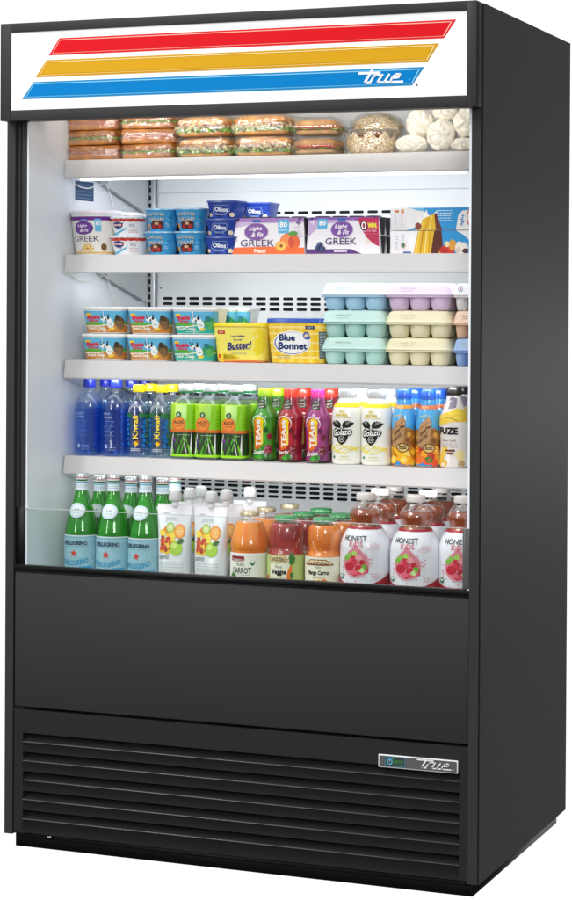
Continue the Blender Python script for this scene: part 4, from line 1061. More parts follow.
# ---- egg carton
def egg_carton(label, key, lidc, cupc, logo=False):
    t = thing('egg_carton', label, 'egg carton')
    ML = mat('pulp_lid_'+key, lidc, .85, spec=.2, bump=.6, bscale=300); MC = mat('pulp_'+key, cupc, .85, spec=.2, bump=.6, bscale=300)
    b = MB()
    for ix in (-1, 0, 1):
        for iy in (-1, 0, 1):
            g = Form([tuple(r) for r in spline([(0, .0165), (.0015, .0195), (.010, .0232), (.020, .0250), (.031, .0262), (.0345, .0268)], 4)], 5)
            m2 = MB(); g.mesh(m2, MC); b.add([(v[0]+ix*.0520, v[1]+iy*.0500, v[2]) for v in m2.v], m2.f, MC)
    for ix in (-.5, .5):
        for iy in (-.5, .5):
            g = Form([(.020, .004), (.034, .009)], 4); m2 = MB(); g.mesh(m2, MC); b.add([(v[0]+ix*.052, v[1]+iy*.050, v[2]) for v in m2.v], m2.f, MC)
    Form([(.0305, .0800, .0775, .020), (.0315, .0835, .0810, .022), (.0350, .0840, .0815, .022), (.0360, .0820, .0800, .021)], 6).mesh(b, MC)
    b.build('cup_tray', t, ang=60)
    b = MB(); f = Form([tuple(r) for r in spline([(.0362, .0845, .0820, .022), (.0385, .0848, .0824, .022), (.041, .0820, .0800, .021), (.052, .0790, .0765, .020), (.0600, .0755, .0730, .019), (.0640, .0700, .0680, .017), (.0652, .0600, .0580, .014)], 4)], 6)
    f.mesh(b, ML); b.build('lid', t, ang=60)
    a = Art(lambda u, z, off: f.pt(u, z, off), base=.0006)
    if logo: a.ell(-.050, .052, .010, .007, 'e8e8f0', 1); a.hoop(-.050, .052, .010, .007, .0016, '3a5ab0', 2); a.ell(-.050, .052, .004, .003, 'd0382c', 3)
    else:
        c = {'blue': '9fc0d0', 'lavender': 'a890b0', 'peach': '8a5a44'}.get(key, '6f9a90' if key == 'teal' else 'c9c090')
        a.text('GRADE A EGGS', -.022, .0530, c, w=.042, h=.0042, L=1)
        a.lines(-.038, -.008, .0460, 1, .003, c, .001)
    a.build('print', t)
    return t

# ================================================================ top shelf foods
BRD = mat('toasted_crust', 'cc8432', .5, noise=1, nscale=20, col2='9c5a1c', bump=.6, bscale=120)
CRM = mat('bread_crumb', 'd9a56a', .7, noise=.3, nscale=60, bump=.5, bscale=150)
CIA = mat('ciabatta_crust', 'e0a850', .5, noise=1, nscale=22, col2='bf7c2c', bump=.6, bscale=90)
LET = mat('lettuce', 'a8d048', .45, noise=1, nscale=60, col2='4f9628', spec=.5)
HAM = mat('ham', 'cf7a72', .4, noise=.4, nscale=40, spec=.6)
TOM = mat('tomato', 'dc4430', .3, spec=.6, noise=.4)
CHS = mat('sliced_cheese', 'eec04a', .4)
SPR = mat('pale_sprouts', 'ddd0a0', .5)
FILM = clear('cling_film', 'fbfbfb', .28, .12, bump=1, bscale=55, milk=.055, streaks=42)
FILM2 = clear('clear_box_plastic', 'f6f8f8', .30, .06, bump=.5, bscale=35, milk=.04)
def slab(mb, w, d, r, z0, z1, mt, seed=0, puff=.002):
    rows = spline([(z0, w-puff*2, d-puff*2, r), (z0+(z1-z0)*.2, w-puff*.4, d-puff*.4, r), ((z0+z1)/2, w, d, r), (z1-(z1-z0)*.2, w-puff*.4, d-puff*.4, r), (z1, w-puff*2, d-puff*2, r)], 2)
    f = Form(rows, 6); m2 = MB(); f.mesh(m2, mt)
    mb.add([(v[0]+.0022*NZ.noise(Vector(v)*30+Vector((seed, 0, 0))), v[1]+.0022*NZ.noise(Vector(v)*30+Vector((0, seed, 5))), v[2]+.0016*NZ.noise(Vector((v[0]*22, v[1]*22, seed)))) for v in m2.v], m2.f, mt)
def frill(mb, w, d, r, z, h, mt, seed=0, n=150, out=.006, wav=17):
    f = Form([(0, w, d, r), (1, w, d, r)]); P = 2*((w-r)+(d-r))*2+2*PI*r; rings = []
    random.seed(seed); ph = random.uniform(0, 6)
    A = []; B = []; C_ = []
    for k in range(n):
        u = -P/2+P*k/n*.999
        q = math.sin(u*wav*PI/.05+ph); q2 = math.sin(u*wav*2.3*PI/.05+ph*2)
        A.append(f.pt(u, z, -.012)); B.append(f.pt(u, z+h*.35*q, out*.5+.002*q2)); C_.append(f.pt(u, z-h*.3+h*.7*q2*.6+h*.2*q, out+.003*q))
        for L_ in (A, B, C_): L_[-1].z = L_[-1].z
    mb.loft([A, B, C_], mt, False, False)
def film(parent, w, d, r, z0, z1, seed, mt=None, amp=.003):
    f = Form(spline([(z0, w-.012, d-.012, r), (z0+.004, w-.002, d-.002, r), ((z0+z1)/2, w, d, r), (z1-.004, w-.003, d-.003, r), (z1, w-.016, d-.016, r)], 4), 10)
    m2 = MB(); f.mesh(m2, mt or FILM); b = MB()
    b.add([(v[0]+amp*NZ.noise(Vector(v)*55+Vector((seed, 0, 0))), v[1]+amp*NZ.noise(Vector(v)*55+Vector((3, seed, 0))), v[2]+amp*.4*NZ.noise(Vector(v)*55+Vector((0, 7, seed)))) for v in m2.v], m2.f, mt or FILM)
    return b.build('plastic_wrap', parent, ang=25)
def toast_sandwich(label, seed, fill):
    t = thing('wrapped_sandwich', label, 'sandwich'); w, d, r = .0735, .055, .016
    b = MB(); slab(b, w, d, r, .001, .0162, BRD, seed, .0008); b.build('bread_slice', t, ang=60)
    b = MB()
    if fill == 0: slab(b, w-.003, d-.003, r, .0166, .0204, HAM, seed, .0006); frill(b, w-.012, d-.012, r, .0190, .007, LET, seed, out=.006)
    else: frill(b, w-.004, d-.004, r, .0190, .008, LET, seed, out=.006); slab(b, w-.005, d-.005, r, .0166, .0198, CHS, seed+3, .0006)
    b.build('filling', t, ang=60)
    b = MB(); slab(b, w, d, r, .0208, .0362, BRD, seed+9, .0008); b.build('bread_slice', t, ang=60)
    film(t, w+.0025, d+.0025, r, 0, .0375, seed)
    return t
def ciabatta(label, seed, tall=.052):
    t = thing('wrapped_ciabatta_sandwich', label, 'sandwich'); w, d, r = .070, .052, .022
    b = MB(); slab(b, w, d, r, .001, .015, CIA, seed, .004); b.build('bread_base', t, ang=60)
    b = MB(); frill(b, w-.003, d-.003, r, .0185, .012, LET, seed, out=.007, wav=14); frill(b, w-.006, d-.006, r, .0150, .010, LET, seed+5, out=.010, wav=19); b.build('lettuce', t, ang=80)
    b = MB(); slab(b, w-.002, d-.002, r, .0205, .0235, HAM, seed, .001); frill(b, w-.006, d-.006, r, .0255, .005, HAM, seed+8, out=.006, wav=9); b.build('ham', t, ang=80)
    b = MB(); frill(b, w-.006, d-.006, r, .0290, .004, TOM, seed+4, out=.004, wav=6); b.build('tomato', t, ang=80)
    random.seed(seed); b = MB(); f = Form([(0, w, d, r), (1, w, d, r)])
    for k in range(46):
        u = random.uniform(-.11, .11); p = f.pt(u, .0205+random.uniform(0, .010), .004); q = f.pt(u+random.uniform(-.014, .014), .018+random.uniform(-.004, .010), .007+random.uniform(0, .003)); m = (p+q)/2+Vector((0, -.002, .003))
        b.tube([p, m, q], .0010, SPR, 5)
    b.build('sprouts', t)
    b = MB(); rows = [(.029, w-.006, d-.006, r), (.032, w, d, r), (.040, w-.001, d-.001, r), (.047, w-.010, d-.008, r-.002), (tall-.002, w-.030, d-.022, r-.008)]
    m2 = MB(); Form(spline(rows, 4), 8).mesh(m2, CIA); b.add([(v[0]+.003*NZ.noise(Vector(v)*24+Vector((seed, 0, 0))), v[1]+.003*NZ.noise(Vector(v)*24+Vector((0, seed, 0))), v[2]+.002*NZ.noise(Vector(v)*20+Vector((0, 0, seed)))) for v in m2.v], m2.f, CIA); b.build('bread_top', t, ang=60)
    film(t, w+.006, d+.006, r+.004, 0, tall, seed, amp=.005)
    return t
def clamshell(label, seed):
    t = thing('boxed_sandwich', label, 'sandwich'); 
    b = MB(); slab(b, .052, .046, .020, .004, .016, CRM, seed, .003); b.build('bun_base', t, ang=60)
    b = MB(); frill(b, .052, .046, .020, .0185, .005, LET, seed, out=.005); b.build('lettuce', t, ang=80)
    b = MB(); slab(b, .055, .049, .022, .0180, .0245, TOM, seed, .001); slab(b, .053, .047, .02, .016, .018, HAM, seed+1, .001); b.build('tomato', t, ang=60)
    b = MB(); rows = [(.0240, .050, .044, .020), (.027, .054, .047, .022), (.035, .052, .046, .022), (.041, .040, .036, .018), (.043, .024, .020, .012)]
    Form(spline(rows, 4), 8).mesh(b, CIA); b.build('bun_top', t, ang=60)
    b = MB(); Form([(.0, .052, .046, .012), (.001, .054, .048, .013), (.021, .060, .054, .014), (.0215, .066, .060, .016), (.0235, .066, .060, .016), (.0240, .059, .053, .014), (.044, .050, .045, .014), (.047, .046, .041, .012)], 6).mesh(b, FILM2); 
    for k in range(-5, 6): b.tube([(k*.0085, -.0545, .0245), (k*.0075, -.0475, .0435)], .0007, FILM2, 5)
    b.build('clear_box', t, ang=30)
    return t
def lump(mb, rx, ry, rz, c, mt, amp=.12, freq=2.2, seed=0, lev=4, crease=0, sq=1):
    bm = bmesh.new(); bmesh.ops.create_icosphere(bm, subdivisions=lev, radius=1)
    for v in bm.verts:
        p = v.co.copy(); d = 1+amp*NZ.noise(p*freq+Vector((seed*3.1, seed, 0)))
        if crease:
            dd, pp = NZ.voronoi(p*1.35+Vector((seed*5.3, seed*2, 1))); d -= crease*max(0, .28-(dd[1]-dd[0]))*1.3
            d += crease*.12*abs(NZ.noise(p*3+Vector((0, seed, 3))))
        p = p*d
        v.co = Vector((c[0]+p.x*rx, c[1]+p.y*ry, c[2]+p.z*rz))
    mb.bm(bm, mt)
PAP = mat('waxed_white_paper', 'f6f1e3', .5, spec=.4, bump=.12, bscale=40, noise=.05, nscale=30)
def wrapped_bun(label, rx, rz, seed, open_top=False):
    t = thing('paper_wrapped_bun', label, 'wrapped bun')
    b = MB(); lump(b, rx, .034, rz, (0, 0, rz), PAP, .09, 1.5, seed, 5, .24); 
    b.build('paper_wrap', t, ang=70)
    b = MB()   # twisted and folded paper flaps
    random.seed(seed)
    for k in range(3):
        a0 = random.uniform(.3, 2.6); p = [(-rx*.75*math.cos(a0+k*.5), -.030, rz+rz*.62*math.sin(a0+k)), (0, -.0365, rz*1.0+.004*k), (rx*.7*math.cos(a0+k*.7), -.030, rz-rz*.5*math.sin(a0+k))]
        pts = spline(p, 5) if p[0][0] < p[1][0] < p[2][0] else [Vector(p[0]).lerp(Vector(p[1]), i/5) for i in range(6)]+[Vector(p[1]).lerp(Vector(p[2]), i/5) for i in range(1, 6)]
        pts = [Vector(q) for q in pts]; A = [q+Vector((0, .002, .004)) for q in pts]; B = [q+Vector((0, -.0015, 0)) for q in pts]; C_ = [q+Vector((0, .003, -.005)) for q in pts]
        n = len(pts); b.add([*A, *B, *C_], [(i, i+1, n+i+1, n+i) for i in range(n-1)]+[(n+i, n+i+1, 2*n+i+1, 2*n+i) for i in range(n-1)], PAP)
    if open_top:
        for k in range(1): b.add([(rx*.85*math.cos(q*PI/8), -.020-.016*math.sin(q*PI/8), rz*1.25+rz*.5*math.sin(q*PI/8)) for q in range(9)]+[(rx*.6*math.cos(q*PI/8), -.030-.008*math.sin(q*PI/8), rz*.9+rz*.35*math.sin(q*PI/8)) for q in range(9)], [(i, i+1, 10+i, 9+i) for i in range(8)], PAP)
    b.build('paper_fold', t, ang=50)
    return t
SEED_ = mat('seeded_crust', 'a5804a', .7, noise=1, nscale=170, col2='e6d6b4', bump=1, bscale=140)
def pastry_cup(label):
    t = thing('seeded_pastry', label, 'pastry')
    b = MB(); n = 56; rings = []
    for (z, r_) in ((0, .046), (.006, .056), (.020, .061), (.034, .062)): rings.append([(r_*math.cos(2*PI*k/n), r_*.8*math.sin(2*PI*k/n), z) for k in range(n)])
    rings.append([(.060*math.cos(2*PI*k/n), .048*math.sin(2*PI*k/n), .036+.022*abs(((k/n*9) % 1)*2-1)) for k in range(n)])
    rings.append([(.056*math.cos(2*PI*k/n), .045*math.sin(2*PI*k/n), .034+.019*abs(((k/n*9) % 1)*2-1)) for k in range(n)])
    rings.append([(.050*math.cos(2*PI*k/n), .040*math.sin(2*PI*k/n), .024) for k in range(n)])
    b.loft(rings, SEED_, True, True); b.build('crust', t, ang=50)
    b = MB(); lump(b, .050, .040, .020, (0, 0, .036), mat('browned_filling', '8a4a22', .4, noise=1, nscale=30, col2='5a2a14'), .2, 3, 4); b.build('filling', t)
    film(t, .066, .054, .050, 0, .062, 31, amp=.006)
    return t
def seeded_loaf(label):
    t = thing('seeded_loaf', label, 'bread')
    b = MB(); lump(b, .066, .046, .036, (0, 0, .036), SEED_, .10, 2, 8); b.build('loaf', t)
    b = MB(); lump(b, .071, .050, .039, (0, 0, .0385), FILM2, .14, 3, 2, 4, .1); b.build('plastic_bag', t, ang=25)
    return t
# ================================================================ stocking the cooler
def cake_carton_full(label, hh, side):
    t = cake_carton(label, hh); carton_art(t, side); return t
PROTO = {}
def stock(key, make, loc, label, group=None, rz=0, scale=(1, 1, 1)):
    """the first of a kind is built, the rest are copied with their parts"""
    if key in PROTO: return copy_thing(PROTO[key], loc, label, rz, scale, group)
    o = make(label); PROTO[key] = o
    o.location = loc; o.rotation_euler = (0, 0, rz); o.scale = scale
    if group: o['group'] = group
    return o

K_water_bottle_0 = water_bottle
stock('water_bottle_0', K_water_bottle_0, (0.1055, 0.252, 0.9624), 'blue water bottle with dark blue cap at the left end of the fourth shelf', 'blue water bottles', -0.014)
stock('water_bottle_0', K_water_bottle_0, (0.1827, 0.252, 0.9624), 'blue water bottle with dark blue cap beside the yellow capped water', 'blue water bottles', -0.018)
stock('water_bottle_0', K_water_bottle_0, (0.1135, 0.33, 0.9624), 'blue water bottle standing behind the leftmost blue water bottle', 'blue water bottles', -0.050)
stock('water_bottle_0', K_water_bottle_0, (0.1887, 0.33, 0.9624), 'blue water bottle standing behind the second blue water bottle', 'blue water bottles', 0.082)
stock('water_bottle_0', K_water_bottle_0, (0.1867, 0.41, 0.9624), 'rearmost blue water bottle, only its dark blue cap showing', 'blue water bottles', -0.030)
K_kiwi_water_1 = kiwi_water
stock('kiwi_water_1', K_kiwi_water_1, (0.247, 0.252, 0.9624), 'clear water bottle with yellow cap, the one beside the blue water', 'yellow capped water bottles', 0.035)
stock('kiwi_water_1', K_kiwi_water_1, (0.3092, 0.252, 0.9624), 'clear water bottle with yellow cap, the one beside the green aloe drink', 'yellow capped water bottles', -0.020)
stock('kiwi_water_1', K_kiwi_water_1, (0.248, 0.32, 0.9624), 'yellow capped water bottle standing behind the left clear one', 'yellow capped water bottles', 0.024)
stock('kiwi_water_1', K_kiwi_water_1, (0.3102, 0.32, 0.9624), 'yellow capped water bottle standing behind the right clear one', 'yellow capped water bottles', -0.009)
K_aloe_bottle_2 = aloe_bottle
stock('aloe_bottle_2', K_aloe_bottle_2, (0.3784, 0.252, 0.9624), 'left front lime green aloe drink with white cap', 'aloe drinks', 0.001)
stock('aloe_bottle_2', K_aloe_bottle_2, (0.4446, 0.252, 0.9624), 'middle front lime green aloe drink with white cap', 'aloe drinks', -0.022)
stock('aloe_bottle_2', K_aloe_bottle_2, (0.5149, 0.252, 0.9624), 'right front lime green aloe drink with white cap', 'aloe drinks', -0.002)
stock('aloe_bottle_2', K_aloe_bottle_2, (0.3844, 0.327, 0.9624), 'aloe drink half hidden behind the left front aloe drink', 'aloe drinks', 0.009)
stock('aloe_bottle_2', K_aloe_bottle_2, (0.4506, 0.327, 0.9624), 'aloe drink half hidden behind the middle front aloe drink', 'aloe drinks', -0.013)
stock('aloe_bottle_2', K_aloe_bottle_2, (0.5209, 0.327, 0.9624), 'aloe drink half hidden behind the right front aloe drink', 'aloe drinks', 0.015)
K_tease_bottle_3 = lambda s: tease_bottle(s, 'green','4fae2a','1f5e1c','a8d82a','Green','8c1c34')
stock('tease_bottle_3', K_tease_bottle_3, (0.5921, 0.252, 0.9624), 'green tea bottle with lime cap beside the aloe drinks', 'brewed tea bottles', -0.100)
K_tease_bottle_4 = lambda s: tease_bottle(s, 'red','c32432','6e1424','f0402c','Berry','7a1428')
stock('tease_bottle_4', K_tease_bottle_4, (0.6604, 0.252, 0.9624), 'red berry tea bottle with red cap between green and magenta ones', 'brewed tea bottles', -0.118)
K_tease_bottle_5 = lambda s: tease_bottle(s, 'magenta','b8458c','6a1f5c','f03a9c','Green','6e2430')
stock('tease_bottle_5', K_tease_bottle_5, (0.7326, 0.252, 0.9624), 'magenta tea bottle with pink cap beside the white sports drink', 'brewed tea bottles', -0.018)
stock('tease_bottle_3', K_tease_bottle_3, (0.5981, 0.325, 0.9624), 'green tea bottle hidden behind the front green tea bottle', 'brewed tea bottles', 0.040)
stock('tease_bottle_4', K_tease_bottle_4, (0.6684, 0.325, 0.9624), 'red capped tea bottle behind the front red berry tea', 'brewed tea bottles', 0.037)
stock('tease_bottle_4', K_tease_bottle_4, (0.7406, 0.325, 0.9624), 'red capped tea bottle behind the magenta tea bottle', 'brewed tea bottles', 0.021)
K_golazo_6 = golazo
stock('golazo_6', K_golazo_6, (0.8099, 0.252, 0.9624), 'white sports drink bottle with black shield, beside the magenta tea', 'white sports drinks', 0.011)
stock('golazo_6', K_golazo_6, (0.8861, 0.252, 0.9624), 'white sports drink bottle with black shield, beside the blue tea', 'white sports drinks', -0.009)
stock('golazo_6', K_golazo_6, (0.8139, 0.337, 0.9624), 'white sports drink standing behind the left white sports drink', 'white sports drinks', 0.020)
stock('golazo_6', K_golazo_6, (0.8881, 0.337, 0.9624), 'white sports drink standing behind the right white sports drink', 'white sports drinks', -0.039)
K_fruit_tea_7 = lambda s: fruit_tea(s, 0)
stock('fruit_tea_7', K_fruit_tea_7, (0.9554, 0.252, 0.9624), 'blue and tan tea bottle with yellow lemon slices on its sleeve', 'blue capped fruit teas', -0.083)
K_fruit_tea_8 = lambda s: fruit_tea(s, 1)
stock('fruit_tea_8', K_fruit_tea_8, (1.0166, 0.252, 0.9624), 'blue and tan tea bottle with red peach and green leaf on its sleeve', 'blue capped fruit teas', 0.054)
stock('fruit_tea_8', K_fruit_tea_8, (0.9614, 0.321, 0.9624), 'blue capped tea behind the one with lemon slices', 'blue capped fruit teas', 0.055)
stock('fruit_tea_8', K_fruit_tea_8, (1.0226, 0.321, 0.9624), 'blue capped tea behind the one with the red peach', 'blue capped fruit teas', -0.027)
K_fuze_bottle_9 = fuze_bottle
stock('fuze_bottle_9', K_fuze_bottle_9, (1.0808, 0.252, 0.9624), 'cream and yellow juice drink bottle with black cap at right end, in front', 'black capped juice drinks', 0.015)
stock('fuze_bottle_9', K_fuze_bottle_9, (1.0838, 0.324, 0.9624), 'black capped juice drink standing behind the front cream one', 'black capped juice drinks', -0.012)
K_sparkling_10 = sparkling
stock('sparkling_10', K_sparkling_10, (0.1495, 0.125, 0.6446), 'leftmost front green glass sparkling water bottle on the bottom deck', 'green sparkling water bottles', 0.027)
stock('sparkling_10', K_sparkling_10, (0.2376, 0.125, 0.6446), 'middle front green glass sparkling water bottle on the bottom deck', 'green sparkling water bottles', 0.062)
stock('sparkling_10', K_sparkling_10, (0.3257, 0.125, 0.6446), 'rightmost front green glass sparkling water bottle on the bottom deck', 'green sparkling water bottles', -0.068)
stock('sparkling_10', K_sparkling_10, (0.1535, 0.217, 0.6446), 'green sparkling water bottle behind the left front one', 'green sparkling water bottles', 0.071, scale=(1, 1, 0.955))
stock('sparkling_10', K_sparkling_10, (0.2416, 0.217, 0.6446), 'green sparkling water bottle behind the middle front one', 'green sparkling water bottles', -0.075, scale=(1, 1, 0.955))
stock('sparkling_10', K_sparkling_10, (0.3297, 0.217, 0.6446), 'green sparkling water bottle behind the right front one', 'green sparkling water bottles', 0.067, scale=(1, 1, 0.955))
stock('sparkling_10', K_sparkling_10, (0.3217, 0.31, 0.6446), 'rearmost green sparkling water bottle on the bottom deck', 'green sparkling water bottles', 0.018, scale=(1, 1, 0.955))
K_pouch_11 = pouch
stock('pouch_11', K_pouch_11, (0.4107, 0.115, 0.6446), 'white fruit puree pouch beside the green glass bottles, in front', 'white puree pouches', 0.060, scale=(1, 1, 1.165))
stock('pouch_11', K_pouch_11, (0.5078, 0.115, 0.6446), 'white fruit puree pouch beside the carrot juice jar, in front', 'white puree pouches', -0.040, scale=(1, 1, 1.165))
stock('pouch_11', K_pouch_11, (0.4187, 0.185, 0.6446), 'second pouch in the left row of puree pouches', 'white puree pouches', 0.050, scale=(1, 1, 1.165))
stock('pouch_11', K_pouch_11, (0.5178, 0.185, 0.6446), 'second pouch in the right row of puree pouches', 'white puree pouches', -0.050, scale=(1, 1, 1.165))
stock('pouch_11', K_pouch_11, (0.4227, 0.245, 0.6446), 'third pouch in the left row, white cap showing', 'white puree pouches', 0.050, scale=(1, 1, 1.165))
stock('pouch_11', K_pouch_11, (0.5438, 0.275, 0.6446), 'rear pouch of the right row, its white cap showing beside the jar', 'white puree pouches', -0.050, scale=(1, 1, 1.165))
K_jar_12 = lambda s: jar(s, 'carrot','fa9a2c','f07a18','cdbf9c',0)
stock('jar_12', K_jar_12, (0.6049, 0.125, 0.6446), 'front carrot juice jar with cream lid and fluted orange glass', 'carrot juice jars', -0.062)
stock('jar_12', K_jar_12, (0.6049, 0.233, 0.6446), 'carrot juice jar standing behind the front one', 'carrot juice jars', 0.046)
stock('jar_12', K_jar_12, (0.6249, 0.339, 0.6446), 'rearmost carrot juice jar with cream lid', 'carrot juice jars', 0.085)
K_jar_13 = lambda s: jar(s, 'veggie','8a2430','b84038','2f8f4c',1)
stock('jar_13', K_jar_13, (0.7, 0.125, 0.6446), 'dark red vegetable juice jar with green lid, in front', 'vegetable juice jars', -0.085)
stock('jar_13', K_jar_13, (0.706, 0.23, 0.6446), 'dark red vegetable juice jar behind the front one', 'vegetable juice jars', -0.079)
stock('jar_13', K_jar_13, (0.712, 0.335, 0.6446), 'rearmost dark red juice jar with green lid', 'vegetable juice jars', -0.071)
K_jar_14 = lambda s: jar(s, 'orange','f8902c','e06c1c','2f8f4c',2)
stock('jar_14', K_jar_14, (0.7981, 0.125, 0.6446), 'orange mango juice jar with green lid, in front', 'mango juice jars', 0.021)
stock('jar_14', K_jar_14, (0.8021, 0.23, 0.6446), 'orange mango juice jar behind the front one', 'mango juice jars', 0.070)
K_kids_juice_15 = kids_juice
stock('kids_juice_15', K_kids_juice_15, (0.9012, 0.13, 0.6446), 'left front big juice bottle with watermelon sleeve on the bottom deck', 'big kids juice bottles', -0.069)
stock('kids_juice_15', K_kids_juice_15, (1.0264, 0.13, 0.6446), 'middle front big juice bottle with watermelon sleeve on the bottom deck', 'big kids juice bottles', -0.035)
stock('kids_juice_15', K_kids_juice_15, (1.1355, 0.155, 0.6446), 'right front big juice bottle half cut off by the cooler frame', 'big kids juice bottles', 0.081)
stock('kids_juice_15', K_kids_juice_15, (0.8932, 0.26, 0.6446), 'big juice bottle behind the left front one', 'big kids juice bottles', -0.061)
stock('kids_juice_15', K_kids_juice_15, (1.0144, 0.265, 0.6446), 'big juice bottle behind the middle front one', 'big kids juice bottles', -0.011)
stock('kids_juice_15', K_kids_juice_15, (0.8852, 0.393, 0.6446), 'rearmost big juice bottle of the left row', 'big kids juice bottles', 0.052)
stock('kids_juice_15', K_kids_juice_15, (1.0044, 0.397, 0.6446), 'rearmost big juice bottle of the middle row', 'big kids juice bottles', 0.039)
K_tub_16 = lambda s: tub('cheese_tub',s,'dip tub',.052,.060,.042,.049,.016,.067,.005,mat('tub_white','eef0f0',.35),mat('tub_lid','f1f1ee',.4),cheese_art(0))
stock('tub_16', K_tub_16, (0.1593, 0.262, 1.2064), 'lower left front dip tub with a cow and blue sky', 'dip tubs with cows', 0.011)
stock('tub_16', K_tub_16, (0.1613, 0.262, 1.2749), 'upper left front dip tub with a cow and blue sky', 'dip tubs with cows', 0.012)
stock('tub_16', K_tub_16, (0.2851, 0.262, 1.2064), 'lower middle front dip tub with a cow and blue sky', 'dip tubs with cows', -0.008)
stock('tub_16', K_tub_16, (0.2871, 0.262, 1.2749), 'upper middle front dip tub with a cow and blue sky', 'dip tubs with cows', 0.008)
K_tub_17 = lambda s: tub('cheese_tub',s,'dip tub',.052,.060,.042,.049,.016,.067,.005,mat('tub_white','eef0f0',.35),mat('tub_lid','f1f1ee',.4),cheese_art(1))
stock('tub_17', K_tub_17, (0.4089, 0.262, 1.2064), 'lower right teal front dip tub with a cow and blue sky', 'dip tubs with cows', 0.005)
stock('tub_17', K_tub_17, (0.4109, 0.262, 1.2749), 'upper right teal front dip tub with a cow and blue sky', 'dip tubs with cows', 0.022)
stock('tub_17', K_tub_17, (0.1693, 0.37, 1.2064), 'lower teal dip tub behind the left front stack', 'dip tubs with cows', -0.023)
stock('tub_17', K_tub_17, (0.1693, 0.37, 1.2749), 'upper teal dip tub behind the left front stack', 'dip tubs with cows', -0.002)
stock('tub_17', K_tub_17, (0.2951, 0.37, 1.2064), 'lower teal dip tub behind the middle front stack', 'dip tubs with cows', -0.008)
stock('tub_17', K_tub_17, (0.2951, 0.37, 1.2749), 'upper teal dip tub behind the middle front stack', 'dip tubs with cows', 0.021)
stock('tub_17', K_tub_17, (0.4189, 0.37, 1.2064), 'lower teal dip tub behind the right front stack', 'dip tubs with cows', 0.002)
stock('tub_17', K_tub_17, (0.4189, 0.37, 1.2749), 'upper teal dip tub behind the right front stack', 'dip tubs with cows', 0.016)
stock('tub_17', K_tub_17, (0.4457, 0.39, 1.2064), 'lower teal dip tub behind the yellow spread tub', 'dip tubs with cows', 0.025)
stock('tub_17', K_tub_17, (0.4457, 0.39, 1.2749), 'upper teal dip tub behind the yellow spread tub', 'dip tubs with cows', 0.024)
K_tub_18 = lambda s: tub('spread_tub',s,'spread tub',.064,.073,.046,.054,.020,.098,.008,mat('yellow_tub','f3e25c',.35),mat('yellow_lid','f5d81e',.35,coat=.2),butter_art)
stock('tub_18', K_tub_18, (0.5344, 0.27, 1.2064), 'yellow spread tub with dark blue script in the middle of the third shelf', None, -0.014)
K_tub_19 = lambda s: tub('margarine_tub',s,'margarine tub',.069,.078,.052,.060,.022,.110,.009,mat('gold_tub','f2c63a',.35),mat('blue_lid','2a56b8',.35,coat=.2),bonnet_art)
stock('tub_19', K_tub_19, (0.6837, 0.275, 1.2064), 'gold margarine tub with blue lid and white oval beside the egg cartons', None, 0.003)
K_egg_carton_20 = lambda s: egg_carton(s, 'teal','cbe9e1','b4dcd4')
stock('egg_carton_20', K_egg_carton_20, (0.8303, 0.3, 1.2064), 'bottom teal egg carton of the left stack', 'egg cartons')
stock('egg_carton_20', K_egg_carton_20, (0.8303, 0.3, 1.2723), 'middle teal egg carton of the left stack', 'egg cartons', 0.012)
K_egg_carton_21 = lambda s: egg_carton(s, 'blue','eaf3f6','a9d2ea')
stock('egg_carton_21', K_egg_carton_21, (0.8303, 0.3, 1.3382), 'top egg carton of the left stack, pale lid and blue cups', 'egg cartons')
K_egg_carton_22 = lambda s: egg_carton(s, 'yellow','f0eac8','e6debb')
stock('egg_carton_22', K_egg_carton_22, (0.9956, 0.3, 1.2064), 'bottom yellow egg carton of the second stack', 'egg cartons')
stock('egg_carton_22', K_egg_carton_22, (0.9956, 0.3, 1.2723), 'middle yellow egg carton of the second stack', 'egg cartons', 0.012)
K_egg_carton_23 = lambda s: egg_carton(s, 'lavender','e6d4e8','d8c0dc')
stock('egg_carton_23', K_egg_carton_23, (0.9956, 0.3, 1.3382), 'lavender egg carton on top of two yellow ones', 'egg cartons')
K_egg_carton_24 = lambda s: egg_carton(s, 'sky','a9c4ec','94b2e2')
stock('egg_carton_24', K_egg_carton_24, (1.1336, 0.3, 1.2064), 'pale blue egg carton at the bottom of the stack by the wall', 'egg cartons', scale=(0.6, 1, 1))
K_egg_carton_25 = lambda s: egg_carton(s, 'peach','f3d6bf','e8bfa0')
stock('egg_carton_25', K_egg_carton_25, (1.1336, 0.3, 1.2723), 'peach egg carton in the middle of the stack by the wall', 'egg cartons', scale=(0.6, 1, 1))
K_egg_carton_26 = lambda s: egg_carton(s, 'white','f0efee','e4e2e2',True)
stock('egg_carton_26', K_egg_carton_26, (1.1336, 0.3, 1.3382), 'white egg carton with round sticker on top by the wall', 'egg cartons', scale=(0.6, 1, 1))
K_tub_27 = lambda s: tub('yogurt_tub',s,'yogurt tub',.0520,.0625,.0520,.0625,.0519,.114,.007,mat('tub_white','eef0f0',.35),mat('purple_lid_rim','efe9ee',.35),bigtub_art)
stock('tub_27', K_tub_27, (0.1116, 0.275, 1.4744), 'large white yogurt tub with purple band at the left end, in front', 'large yogurt tubs', -0.036)
stock('tub_27', K_tub_27, (0.1156, 0.408, 1.4744), 'large yogurt tub standing behind the two small white cups', 'large yogurt tubs', 0.048)
K_tub_28 = lambda s: tub('yogurt_cup',s,'yogurt cup',.040,.0485,.040,.0485,.0399,.048,.003,mat('tub_white','eef0f0',.35),mat('clear_white_lid','e4e8ee',.3),smallcup_art)
stock('tub_28', K_tub_28, (0.2167, 0.262, 1.4744), 'lower white yogurt cup with strawberries', 'small white yogurt cups', 0.029)
